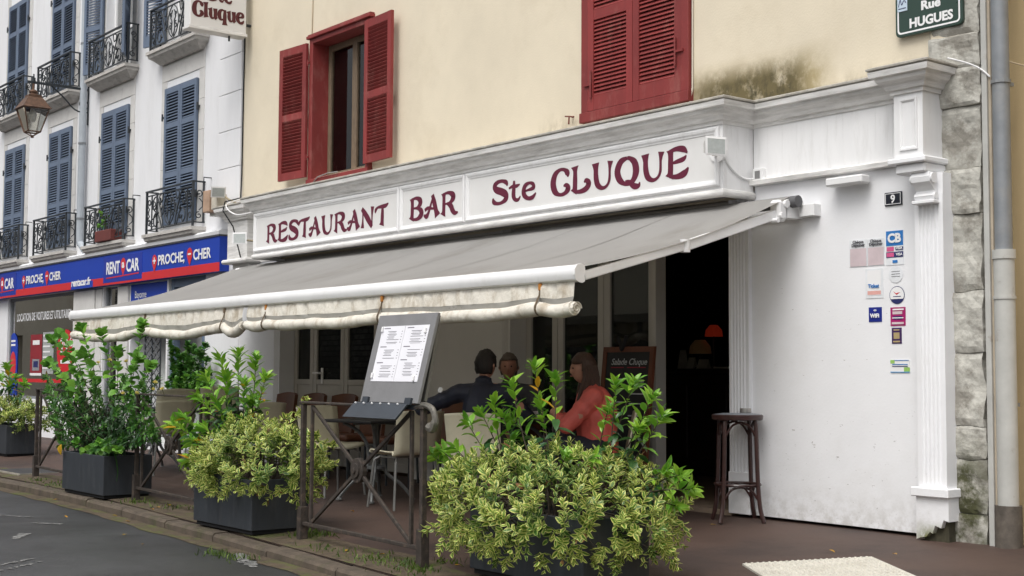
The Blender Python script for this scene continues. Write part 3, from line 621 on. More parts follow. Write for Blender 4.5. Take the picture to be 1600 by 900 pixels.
def lettering(text, x0, x1, z0, h, M, mt, parent, slant=0., name='lettering'):
    """fit the pen-stroke text into [x0,x1] at height h; M maps (x, z) of the sign plane"""
    tot = sum(GL[c][0] for c in text); sx = (x1-x0)/tot; b = MB(); cur = 0; lay = 0
    for c in text:
        for st_ in GL[c][1]:
            pts = crv(st_, 6); lay += 1; dy = -.0012-.0004*(lay % 5); vv = []
            for i, (px, py, w) in enumerate(pts):
                a = pts[max(i-1, 0)]; d = pts[min(i+1, len(pts)-1)]
                dx, dz = (d[0]-a[0])*sx, (d[1]-a[1])*h; l = math.hypot(dx, dz) or 1; nx, nz = -dz/l, dx/l; ww = w*h*.5*1.62 if w > .1 else w*h*.5*1.7
                cx, cz = x0+(cur+px)*sx, z0+py*h
                vv += [M @ Vector((cx+nx*ww, dy, cz+nz*ww)), M @ Vector((cx-nx*ww, dy, cz-nz*ww))]
            b.add(vv, [(2*i, 2*i+1, 2*i+3, 2*i+2) for i in range(len(pts)-1)])
        cur += GL[c][0]
    return b.build(name, mt, parent)
I4 = Matrix()
TY = Matrix.Translation((0, FY-.004, 0))
def pxX(px): return PY(FY, px, 350).x
lettering('RESTAURANT', pxX(417), pxX(606), 2.607, .205, TY, MAROON, rb)
lettering('BAR', pxX(640), pxX(717), 2.612, .215, TY, MAROON, rb)
lettering('Ste', pxX(769), pxX(840), 2.645, .20, TY, MAROON, rb)
lettering('CLUQUE', pxX(861), pxX(1079), 2.635, .22, TY, MAROON, rb)

# ------------------------------------------------------------------ neighbouring building on the right
nb = thing('ochre_building', 'ochre rendered building beside the grey downpipe', 'building', (0, .06, 0))
b = MB(); b.box(-4.93, 9, .30, .5, -.1, 9.5); b.build('wall', BEIGE2, nb)
dp = thing('downpipe', 'grey zinc downpipe with pale lower section beside the rough quoin stones', 'downpipe', (-4.80, -.02, 0))
b = MB(); b.tube([(-4.80, -.02, 9), (-4.80, -.02, 1.86)], .056, 14); b.build('upper_pipe', ZINC, dp, smooth=True)
b = MB(); b.tube([(-4.80, -.02, 1.88), (-4.80, -.02, .12)], .066, 14); b.tube([(-4.80, -.02, 1.90), (-4.80, -.02, 1.84)], .074, 14); b.tube([(-4.80, -.02, 1.60), (-4.80, -.02, 1.58)], .072, 14); b.build('lower_pipe', ZINC2, dp, smooth=True)
b = MB(); b.tube([(-4.80, -.02, .26), (-4.80, -.02, -.10)], .085, 14); b.build('cast_iron_shoe', mat('old_cast_iron', (.10, .085, .07), .8, .4, 14, .002, 60), dp, smooth=True)
for z in (3.0, 4.7, .9): b = MB(); b.tube([(-4.80, -.02, z-.012), (-4.80, -.02, z+.012)], .064, 14); b.box(-4.81, -4.79, .03, .12, z-.012, z+.012); b.build('pipe_clip', ZINC, dp)
tk = thing('cable_trunking', 'narrow pale cable trunking running up between quoin stones and downpipe', 'trunking', (-4.92, .0, 0))
b = MB(); b.box(-4.925, -4.885, -.05, .12, -.05, 9); b.build('trunk', ZINC2, tk, bevel=.006)
b = MB(); b.tube([(-4.872, -.03, 9), (-4.872, -.03, -.02)], .012, 8); b.build('conduit', mat('beige_conduit', (.40, .34, .26), .7, .15, 6), tk)
b = MB(); b.tube(crv([(-5.1, -.16, 3.19), (-5.0, -.1, 3.15), (-4.92, -.06, 3.1), (-4.86, -.05, 3.04)], 4), .006, 5); b.build('cable', PRINTW, tk)
cb = thing('wall_cable', 'thin beige cable looping across the ochre wall beside the downpipe', 'cable', (-4.7, .3, 3)); b = MB(); b.tube(crv([(-4.76, .02, 3.13), (-4.70, .285, 3.10), (-4.55, .285, 2.98), (-4.4, .285, 2.9)], 5), .006, 5); b.build('cable_run', mat('beige_cable', (.5, .42, .3)), cb)

# ------------------------------------------------------------------ white building on the left
wb = thing('white_building', 'white limewashed townhouse with slate blue louvred shutters and wrought iron balconies', 'building', (-20, 0, 0))
WL, WR = -31, XL
SH = [(-17.79, -16.76), (-20.12, -19.09), (-22.42, -21.42), (-24.68, -23.68), (-26.95, -25.95)]
shop = [(-24.4, -21.2, .62, 2.38), (-19.97, -19.36, .1, 2.38), (-18.91, -16.45, .05, 2.38), (-28.2, -25.2, .62, 2.38)]
opw = [(SH[1][0], SH[1][1], 5.6, 8.0), (SH[0][0], SH[0][1], 5.6, 8.0)]
wall_with_holes(WL, WR-.005, -.1, 11, -.01, .45, shop+opw, LIME, wb)
b = MB(); b.box(WL, WR-.02, .45, .47, -.1, 11); b.build('interior_back', mat('pale_shop_interior', (.55, .57, .55), .8, .5, 1.2), wb)  # pale sheet behind the glass, colour raised to brighten the shop windows
# corner stones with cut joints beside the beige house
z = 2.75
while z < 9.5:
    b = MB(); b.cbox(-16.12, WR-.012, -.035, .0, z, z+.485, .007); b.build('corner_block', LIME, wb); z += .49
# dressed stone surrounds round windows
def surround(x0, x1, z0, z1):
    zz = z0
    while zz < z1+.02:
        h = min(.42, z1+.28-zz)
        for (a, c) in ((x0-.17, x0-.012), (x1+.012, x1+.17)):
            b = MB(); b.cbox(a, c, -.022, 0, zz, zz+h-.004, .003); b.build('jamb_stone', GREYST, wb)
        zz += h
    for (a, c) in ((x0-.17, x0+.3), (x0+.304, x1-.3), (x1-.296, x1+.17)):
        b = MB(); b.cbox(a, c, -.022, 0, zz, zz+.30, .003); b.build('lintel_stone', GREYST, wb)
DARKB = mat('dark_behind_louvres', (.012, .014, .018), .9, .1)
def pair(x0, x1, z0, z1, ind):
    h = z1-z0; w = (x1-x0)/2-.003
    b = MB(); b.box(x0+.01, x1-.01, -.018, -.011, z0+.01, z1-.01); b.build('dark_window_board', DARKB, wb)  # thin dark plate on the wall face, shade between slats put into its colour
    for k, xx in enumerate((x0, x0+w+.006)):
        leaf(w, h, BLUE, 38, [h*.36, h*.72][:2], wb, Matrix.Translation((xx, -.022, z0)), stile=.062, rail=.085, th=.034, individual=ind, foot=.16, tilt=47)
    for z in (z0+.35, z1-.4):
        for xx, s in ((x0, -1), (x1, 1)):
            b = MB(); b.box(min(xx, xx+s*.06), max(xx, xx+s*.06), -.05, -.022, z-.015, z+.015); b.tube([(xx+s*.05, -.06, z-.05), (xx+s*.05, -.06, z+.05)], .013, 5); b.build('shutter_hinge', IRON, wb)
for i, (a, c) in enumerate(SH):
    surround(a, c, 3.1, 5.08); pair(a, c, 3.14, 5.08, i < 3)
    if i >= 2: surround(a, c, 5.6, 7.75); pair(a, c, 5.75, 7.72, False)
# second floor, two windows with leaves swung open
for i in (0, 1):
    a, c = SH[i]; surround(a, c, 5.6, 8.0)
    b = MB(); b.box(a, a+.06, .12, .18, 5.6, 8); b.box(c-.06, c, .12, .18, 5.6, 8); b.box((a+c)/2-.05, (a+c)/2+.05, .12, .18, 5.6, 8)
    for z in (5.6, 6.35, 7.1): b.box(a+.06, (a+c)/2-.05, .122, .178, z, z+.05); b.box((a+c)/2+.05, c-.06, .122, .178, z, z+.05)
    fr = b.build('window_frame', PRINTW, wb)
    g = MB(); g.box(a+.06, c-.06, .145, .15, 5.6, 8); g = g.build('pane', GLASS); g.parent = fr
    leaf(.50, 1.97, BLUE, 38, [.71, 1.42], wb, Matrix.Translation((a-.02, -.04, 5.75)) @ Matrix.Rotation(R_(12), 4, 'Z') @ Matrix.Diagonal((-1, 1, 1, 1)), stile=.062, rail=.085, individual=False, foot=.16, tilt=47)
    leaf(.50, 1.97, BLUE, 38, [.71, 1.42], wb, Matrix.Translation((c-.02, -.04, 5.75)) @ Matrix.Rotation(R_(-32), 4, 'Z'), stile=.062, rail=.085, individual=False, foot=.16, tilt=47)
# balconies: moulded stone slab + scrolled iron railing
slab = MB(); BD = .20
slab.sweep([(-.78, 0), (-.78, -BD), (.78, -BD), (.78, 0)], [(.02, 0), (.02, -.045), (0, -.05), (-.01, -.09), (-.07, -.13), (-.13, -.185), (-.17, -.19), (-.17, 0)])
slab.box(-.74, .74, -BD+.04, 0, -.05, -.004)
slab_me = slab.build('slab', BSTONE, None).data
def spiral(cx, cz, r0, a0, turns, y, sgn=1, n=14):
    return [(cx+r0*(1-.78*i/n)*math.cos(a0+sgn*2*PI*turns*i/n), y, cz+r0*(1-.78*i/n)*math.sin(a0+sgn*2*PI*turns*i/n)) for i in range(n+1)]
def rail_front(b):
    y = -BD+.03; H = .60; t = .0085
    for x in (-.86, .86): b.box(x-.014, x+.014, y-.014, y+.014, 0, H)
    b.box(-.88, .88, y-.018, y+.018, H-.008, H+.012); b.box(-.84, .84, y-.009, y+.009, H-.07, H-.055); b.box(-.84, .84, y-.009, y+.009, .05, .065)
    for s in (-1, 1):
        b.box(s*.66-.008, s*.66+.008, y-.008, y+.008, .06, H-.06)
        b.tube(crv([(s*.02, y, .08), (s*.14, y, .16), (s*.20, y, .31), (s*.13, y, .46), (s*.02, y, .53)], 5), t, 5)     # central oval
        b.tube(crv([(0, y, .10), (s*.06, y, .18), (s*.045, y, .3), (s*.09, y, .37), (s*.03, y, .46)], 4), t, 5)
        b.tube(spiral(s*.105, .24, .055, PI/2, 1.1, y, s), t, 5); b.tube(spiral(s*.10, .40, .04, -PI/2, 1.1, y, -s), t, 5)
        b.tube(crv([(s*.22, y, .07), (s*.27, y, .22), (s*.36, y, .38), (s*.46, y, .50), (s*.58, y, .48), (s*.61, y, .38), (s*.54, y, .33), (s*.49, y, .38), (s*.52, y, .42)], 4), t*1.2, 5)
        b.tube(crv([(s*.28, y, .07), (s*.36, y, .20), (s*.46, y, .28), (s*.56, y, .24), (s*.58, y, .14), (s*.51, y, .09), (s*.45, y, .13), (s*.48, y, .18)], 4), t*1.2, 5)
        b.tube(crv([(s*.23, y, .53), (s*.27, y, .42), (s*.35, y, .44), (s*.36, y, .51), (s*.30, y, .52)], 4), t, 5)
        b.tube(crv([(s*.30, y, .30), (s*.25, y, .36), (s*.22, y, .30), (s*.25, y, .24), (s*.31, y, .22)], 4), t, 5)
        b.tube(spiral(s*.75, .43, .075, -PI/2, 1.2, y, s), t, 5); b.tube(spiral(s*.75, .17, .075, PI/2, 1.2, y, -s), t, 5)
        b.tube(crv([(s*.75, y, .245), (s*.79, y, .30), (s*.75, y, .355)], 4), t, 5)
        for zz in (.14, .27, .42): b.tube([(s*.40, y-.008, zz), (s*.43, y-.008, zz+.05)], [.018, .006], 5)
def rail_side(b, s):
    x = s*.86; H = .60; t = .0085; y0, y1 = -BD+.03, 0
    b.box(x-.016, x+.016, y0, y1, H-.008, H+.012); b.box(x-.009, x+.009, y0+.014, y1, .05, .065); b.box(x-.01, x+.01, y1-.03, y1-.01, .06, H)
    ym = (y0+y1)/2
    sw = lambda L_: [(x, ym+(p[0]), p[2]) for p in L_]
    b.tube(sw(spiral(.0, .45, .05, -PI/2, 1.2, 0, 1)), t, 5); b.tube(sw(spiral(.0, .15, .05, PI/2, 1.2, 0, 1)), t, 5); b.tube(sw([(.0, 0, .22), (.05, 0, .27), (.05, 0, .33), (.0, 0, .38)]), t, 5)
rl = MB(); rail_front(rl); rail_side(rl, -1); rail_side(rl, 1)
for v in rl.v: v.x *= .87
rail_me = rl.build('railing', IRON, None).data
for o in list(COL.objects):
    if o.name in ('slab', 'railing') and o.parent is None and 'kind' not in o and o.data in (slab_me, rail_me): bpy.data.objects.remove(o)
for i, (a, c) in enumerate(SH):
    for zb in (3.02, 5.63):
        o = link('balcony_slab', slab_me, wb); o.location = ((a+c)/2, -.01, zb)
        o2 = link('balcony_railing', rail_me, wb); o2.location = ((a+c)/2, -.01, zb+.004)
    b = MB(); xh = c+.42; b.tube([(xh, 0, 3.66), (xh, -.12, 3.66), (xh, -.12, 3.60)], .008, 5); b.build('wall_hook', IRON, wb)
# downpipe between second and third window
b = MB(); b.tube(crv([(-20.78, -.10, 11), (-20.78, -.10, 8), (-20.78, -.10, 5), (-20.78, -.10, 3.3), (-20.72, -.09, 3.08), (-20.5, -.06, 2.9)], 4), .055, 12); b.build('downpipe', mat('pale_grey_pipe', (.42, .46, .50), .5, .08, 5), wb, smooth=True)
for z in (3.5, 4.7, 6.3): b = MB(); b.tube([(-20.78, -.10, z-.015), (-20.78, -.10, z+.015)], .063, 12); b.build('pipe_collar', ZINC, wb)
b = MB(); b.sweep([(WL, 0), (WR-.3, 0)], [(0, 2.83), (.16, 2.85), (.17, 2.90), (.12, 2.93), (0, 2.94)]); b.build('string_course', LIME, wb)
# shop fascia sign
sg = thing('shop_fascia_sign', 'long blue and red fascia sign reading RENT A CAR on the white building', 'sign', (-20, -.1, 2.4))
SY = -.15
xA, xB = -30.5, PY(SY, 343, 390).x
b = MB(); b.box(xA, xB, SY, -.012, 2.385, 2.835); b.build('board', SIGNBLUE, sg)
zr = 2.385
b = MB(); b.box(xA+.001, xB+.001, SY-.003, SY+.003, zr-.001, zr+.115); b.build('red_band', SIGNRED, sg)
b = MB(); b.box(xA, xB+.004, SY-.012, -.012, 2.835, 2.86); b.build('top_trim', mat('dark_trim', (.05, .05, .06), .6), sg)
def sX(px): return PY(SY, px, 420).x
def shoptext(s, x0, x1, z, size, mt, bold=.004):
    o = text_mesh(s, size, I4, mt, sg, bold=bold); xs_ = [v.co.x for v in o.data.vertices]; w = max(xs_)-min(xs_); k = (x1-x0)/w
    o.data.transform(FACE_Y(x0, SY-.008, z) @ Matrix.Diagonal((k, 1, 1, 1)) @ Matrix.Translation((-min(xs_), 0, 0))); return o
def pin(xc, zc, r, ch, mt=SIGNRED):
    b = MB(); n = 18; pts = []
    for i in range(n+1):
        a = R_(-35)+R_(250)*i/n; pts.append((xc+r*math.cos(a), SY-.006, zc+r*math.sin(a)))
    pts.append((xc, SY-.006, zc-r*1.9)); b.add(pts, [tuple(range(len(pts)))]); b.build('pin_emblem', mt, sg)
    if ch == 'a': shoptext('a', xc-r*.5, xc+r*.5, zc-r*.5, r*1.7, PRINTW, .006)
    else:
        b = MB(); b.box(xc-r*.55, xc+r*.55, SY-.010, SY-.008, zc-r*.14, zc+r*.14)
        if ch == '+': b.box(xc-r*.14, xc+r*.14, SY-.0105, SY-.0085, zc-r*.55, zc+r*.55)
        b.build('pin_mark', PRINTW, sg)
def logo(x0, x1):
    w = x1-x0; b = MB(); b.cbox(x0-.10*w, x1+.08*w, SY-.005, SY+.002, zr+.03, 2.80, .002); b.build('logo_panel', SIGNNAVY, sg)
    shoptext('RENT', x0, x0+.42*w, 2.545, .25, PRINTW, .007); shoptext('CAR', x0+.62*w, x1, 2.545, .25, PRINTW, .007); pin(x0+.52*w, 2.66, .085*w/1.1, 'a')
    b = MB(); b.add([(x0, SY-.008, 2.475), (x1, SY-.008, 2.495), (x1, SY-.008, 2.512), (x0, SY-.008, 2.492)], [(0, 1, 2, 3)]); b.build('swoosh', SIGNRED, sg)
def slogan(x0, x1):
    w = x1-x0
    pin(x0+.02*w, 2.64, .085, '+'); shoptext('PROCHE,', x0+.09*w, x0+.56*w, 2.575, .19, PRINTW, .005); pin(x0+.645*w, 2.66, .085, '-'); shoptext('CHER', x0+.71*w, x1, 2.575, .19, PRINTW, .005)
logo(sX(167), sX(218)); slogan(sX(240), sX(330)); slogan(sX(37), sX(96)); logo(sX(-14), sX(23))
b = MB(); b.box(sX(112), sX(146), SY-.006, SY, zr-.003, zr+.10); b.build('web_panel', SIGNBLUE, sg); shoptext('rentacar.fr', sX(113), sX(143), zr+.045, .16, PRINTW, .006)
# shop windows, doors, pilasters under the sign
for (x0, x1, z0, z1) in (shop[0], shop[3]):
    b = MB(); b.box(x0, x0+.05, .03, .09, z0, z1); b.box(x1-.05, x1, .03, .09, z0, z1); b.box(x0+.05, x1-.05, .032, .088, z0, z0+.05); b.box(x0+.05, x1-.05, .032, .088, z1-.05, z1); fr = b.build('shop_window_frame', ZINC, wb)
    g = MB(); g.box(x0+.05, x1-.05, .055, .062, z0+.05, z1-.05); g = g.build('shop_window_pane', GLASS); g.parent = fr
b = MB(); x0, x1 = shop[1][0], shop[1][1]; b.box(x0, x0+.05, .03, .09, .1, 2.38); b.box(x1-.05, x1, .03, .09, .1, 2.38); fr = b.build('side_window_frame', ZINC, wb)
g = MB(); g.box(x0+.05, x1-.05, .055, .062, .1, 2.38); g = g.build('pane', GLASS); g.parent = fr
for (xa, xc) in ((-21.12, -20.25), (-19.33, -18.95)):
    b = MB(); b.cbox(xa, xc, -.05, 0, .0, 2.36, .008); b.build('stone_pier', GREYST, wb)
b = MB(); b.cbox(-20.23, -20.0, -.03, 0, 0, 2.36, .006); b.build('stone_jamb', GREYST, wb)
# window posters and lettering of the hire shop
ps = thing('window_lettering', 'white vinyl lettering across the top of the hire shop window', 'lettering', (-22.8, .05, 2.1))
o = text_mesh('LOCATION DE VOITURES ET UTILITAIRES', .19, I4, PRINTW, ps, bold=.004); xs_ = [v.co.x for v in o.data.vertices]; x0, x1 = -24.1, PY(.05, 113, 478).x-.05
o.data.transform(FACE_Y(x0, .052, 1.97) @ Matrix.Diagonal(((x1-x0)/(max(xs_)-min(xs_)), 1, 1, 1)))
def poster(name, label, x0, x1, z0, z1, bgm, items, cat='poster', y=.05):
    t = thing(name, label, cat, ((x0+x1)/2, y, z0)); b = MB(); b.box(x0, x1, y-.003, y, z0, z1); b.build('sheet', bgm, t)
    for k, (u0, u1, v0, v1, mm) in enumerate(items):
        b = MB(); X0, X1 = x0+(x1-x0)*u0, x0+(x1-x0)*u1; b.add([(X0, y-.0045-.0004*k, z0+(z1-z0)*v0), (X1, y-.0045-.0004*k, z0+(z1-z0)*v0), (X1, y-.0045-.0004*k, z0+(z1-z0)*v1), (X0, y-.0045-.0004*k, z0+(z1-z0)*v1)], [(0, 1, 2, 3)]); b.build('print', mm, t)
    return t
DRED = mat('print_dark_red', (.26, .02, .03), .4); GREYP = mat('print_grey', (.25, .25, .27), .5); NAVY = mat('print_navy', (.02, .025, .12), .4); LBL = mat('print_light_blue', (.05, .30, .62), .4)
def wX(px): return PY(.05, px, 540).x
poster('window_poster', 'dark red poster with a car and white foot in the hire shop window', wX(48), wX(66), 1.02, 1.72, DRED, [(0, 1, 0, .06, PRINTW), (.2, .8, .12, .4, GREYP), (.3, .7, .2, .35, NAVY), (.2, .8, .75, .86, PRINTW)])
pr_ = poster('window_notice', 'small white printed list sticker in the hire shop window', wX(67), wX(84), 1.05, 1.75, mat('faint_film', (.36, .38, .37), .5), [(.05, .7, .9-.13*k, .94-.13*k, PRINTW) for k in range(7)])
d29 = thing('price_sticker', 'red round sticker reading 29 euros in the hire shop window', 'sticker', (wX(101), .05, 1.3))
b = MB(); xc = wX(103); b.add([(xc+.40*math.cos(a), .047, 1.42+.36*math.sin(a)) for a in [2*PI*i/24 for i in range(24)]], [tuple(range(24))]); b.build('disc', SIGNRED, d29)
text_mesh('29', .36, FACE_Y(xc-.25, .043, 1.38), PRINTW, d29, bold=.008); text_mesh('€', .2, FACE_Y(xc+.17, .043, 1.5), PRINTW, d29, bold=.004)
b = MB(); b.box(xc-.22, xc+.22, .0435, .046, 1.22, 1.28); b.build('print', PRINTW, d29)
bs_ = thing('blue_window_banner', 'tall blue window banner with a red emblem at the edge of the hire shop window', 'banner', (wX(22), .05, .7))
b = MB(); x0, x1 = wX(15), wX(28); b.box(x0, x1, .046, .05, .66, 1.55); b.add([((x0+x1)/2+(x1-x0)/2*math.cos(a), .0465, 1.55+.22*math.sin(a)) for a in [PI*i/12 for i in range(13)]], [tuple(range(13))]); b.build('banner', SIGNBLUE, bs_)
b = MB(); b.add([((x0+x1)/2+(x1-x0)*.36*math.cos(a), .0435, 1.2+.24*math.sin(a)) for a in [2*PI*i/20 for i in range(20)]], [tuple(range(20))]); b.build('emblem', SIGNRED, bs_)
for k in range(2): b = MB(); b.box(x0+.1, x1-.12, .043, .0455, 1.54+.07*k, 1.575+.07*k); b.build('print', PRINTW, bs_)
ln = thing('red_window_stripe', 'red stripe running across the lower hire shop window', 'stripe', (-22.8, .05, .95)); b = MB(); b.box(-24.0, -21.4, .042, .0455, .905, .965); b.build('stripe', SIGNRED, ln)
# blue phone panel, blue-framed door, grille
ph = thing('phone_panel', 'blue panel with white shop telephone number beside the blue framed doorway', 'sign', (-18.2, -.02, 1.6))
x0, x1 = -18.9, -17.62; b = MB(); b.box(x0, x1, -.02, .03, 1.62, 2.36); b.build('board', SIGNBLUE, ph)
b = MB(); b.box(x1, x1+.05, -.03, .05, .05, 2.38); b.build('edge_post', PRINTW, ph)
text_mesh('Bayonne', .15, FACE_Y(x0+.15, -.024, 2.16), PRINTW, ph, xscale=.8)
text_mesh('05 59 50 70 60', .21, FACE_Y(x0+.15, -.024, 1.88), PRINTW, ph, xscale=.72, bold=.004)
for k in range(2): b = MB(); b.box(x0+.15, x1-.2, -.024, -.0205, 1.70+.06*k, 1.73+.06*k); b.build('print', PRINTW, ph)
b = MB(); b.box(-17.55, -17.45, .0, .1, .05, 2.38); b.box(-16.56, -16.46, .0, .1, .05, 2.38); b.box(-17.45, -16.56, .002, .098, 2.26, 2.38); b.box(-17.45, -16.56, .002, .098, 1.6, 1.66); b.build('doorway_frame', BLUE, wb)
gr = thing('folding_grille', 'dark folding lattice security grille beside the ivy window', 'grille', (-18.2, .0, .1)); b = MB()
for i in range(14):
    for s in (-1, 1):
        za = .1+i*.11; b.tube([(-18.45+(0 if s > 0 else .5), .02+.006*s, za), (-17.95+(0 if s > 0 else -.5)+.0, .02+.006*s, za+.32)], .008, 4)
for x in (-18.48, -18.23, -17.95): b.box(x-.012, x+.012, .03, .045, .05, 1.62)
b.build('lattice', IRON, gr)

# ------------------------------------------------------------------ awning
aw = thing('awning', 'grey fabric folding-arm awning with white front bar and rolled cream valances', 'awning', (-10.8, -.2, 2.3))
AXL, AXR, AY0, AZ0, AY1, AZ1 = -15.12, -6.43, -.17, 2.40, -2.24, 1.765
AWN = mat('grey_awning_canvas', (.30, .293, .282), .85, .08, 1.4, .0008, 200, dirt=(.19, .18, .16), dirt_amt=.7, dirt_scale=.9, stretch=(1, .5, 1))
t_ = AWN.node_tree; pb_ = t_.nodes['Principled BSDF']; tl_ = _n(t_, 'ShaderNodeBsdfTranslucent'); tl_.inputs[0].default_value = (.62, .57, .48, 1); mx_ = _n(t_, 'ShaderNodeMixShader'); mx_.inputs[0].default_value = .19   # thin canvas lets daylight through
t_.links.new(pb_.outputs[0], mx_.inputs[1]); t_.links.new(tl_.outputs[0], mx_.inputs[2]); t_.links.new(mx_.outputs[0], t_.nodes['Material Output'].inputs[0])
b = MB(); NX, NY = 60, 14
for i in range(NX+1):
    for j in range(NY+1):
        u, v = i/NX, j/NY; x = AXL+(AXR-AXL)*u; y = AY0+(AY1-AY0)*v; z = AZ0+(AZ1-AZ0)*v
        z -= .045*math.sin(PI*v)*(1+.5*math.exp(-(1-u)*14)) - .004*math.sin(x*2.3+v*3)*math.sin(PI*v) - .020*noise.noise(Vector((x*.55, y*.9-x*.45, 2)))*math.sin(PI*v)
        x += (.035*math.sin(PI*v) if u < .02 else -.035*math.sin(PI*v) if u > .98 else 0)
        b.v.append(Vector((x, y, z)))
for i in range(NX):
    for j in range(NY): a = i*(NY+1)+j; b.f.append((a, a+NY+1, a+NY+2, a+1)); b.m.append(0)
fb = b.build('canvas', AWN, aw, smooth=True); 
for i in range(1, 8):
    x = AXL+(AXR-AXL)*i/8; b = MB(); pts = []
    for j in range(NY+1):
        v = j/NY; z = AZ0+(AZ1-AZ0)*v-.045*math.sin(PI*v)+.004*math.sin(x*2.3+v*3)*math.sin(PI*v)+.020*noise.noise(Vector((x*.55, (AY0+(AY1-AY0)*v)*.9-x*.45, 2)))*math.sin(PI*v)+.0015
        pts += [(x-.009, AY0+(AY1-AY0)*v, z), (x+.009, AY0+(AY1-AY0)*v, z)]
    b.add(pts, [(2*j, 2*j+1, 2*j+3, 2*j+2) for j in range(NY)]); b.build('canvas_seam', AWN, aw)
b = MB(); b.tube([(AXL-.05, AY0+.02, AZ0-.04), (AXR+.06, AY0+.02, AZ0-.04)], .045, 12); b.build('roller', mat('dark_roller', (.10, .10, .105), .6), aw, smooth=True)
AL = mat('white_powder_coat', (.76, .76, .76), .4, .04, 3, dirt=(.5, .49, .46), dirt_amt=.3, dirt_scale=5)
b = MB(); b.box(AXL-.05, AXR+.12, -.04, .0, AZ0-.14, AZ0-.06); b.build('torsion_bar', AL, aw)
# front bar: rounded hollow profile
fp = [(-.03, -.055), (.0, -.06), (.018, -.05), (.012, -.02), (.02, .01), (.015, .04), (-.01, .052), (-.04, .045), (-.058, .02), (-.062, -.015), (-.05, -.045)]
b = MB(); b.prism([(AY1-.01+p[0], AZ1-.035+p[1]) for p in fp], 'x', AXL-.03, AXR+.03); b.build('front_bar', AL, aw, smooth=True)
for xx in (AXL-.045, AXR+.03): b = MB(); b.prism([(AY1-.01+p[0]*1.12, AZ1-.035+p[1]*1.12) for p in fp], 'x', xx, xx+.015); b.build('end_cap', AL, aw)
for xx in (AXR-.05, AXL+.1):
    e = Vector((xx-.02, (AY0+AY1)/2, (AZ0+AZ1)/2-.11)); s0 = Vector((xx, -.25, AZ0-.13)); s1 = Vector((xx+.02, AY1+.06, AZ1-.05))
    for p, q, r0 in ((s0, e, .034), (e, s1, .028)):
        b = MB(); d = (q-p); mt3 = d.to_track_quat('Y', 'Z').to_matrix(); b.obox((p+q)/2, (r0*1.3, d.length, r0*2.1), mt3); b.build('folding_arm', AL, aw, bevel=.008)
    b = MB(); b.tube([e+Vector((0, 0, -.045)), e+Vector((0, 0, .045))], .036, 10); b.build('elbow', AL, aw, smooth=True)
    b = MB(); b.cbox(xx-.05, xx+.05, -.30, -.20, AZ0-.19, AZ0-.03, .02); b.tube([(xx-.06, -.27, AZ0-.15), (xx+.065, -.27, AZ0-.15)], .026, 8); b.tube([(xx-.06, -.22, AZ0-.06), (xx+.065, -.22, AZ0-.06)], .032, 8); b.tube([(xx+.0, -.33, AZ0-.19), (xx+.07, -.33, AZ0-.19)], .02, 8); b.build('arm_bracket', AL, aw, bevel=.004)
    b = MB(); b.box(xx-.04, xx+.05, -.20, .0, AZ0-.16, AZ0-.02); b.build('wall_bracket', AL, aw)
b = MB(); b.cbox(AXR+.02, AXR+.16, -.10, -.02, AZ0-.15, AZ0-.06, .004); b.build('spare_bracket', AL, aw)
b = MB(); b.cbox(AXR+.30, AXR+.62, -.15, -.05, 2.44, 2.50, .01); b.build('spare_bracket', AL, aw)
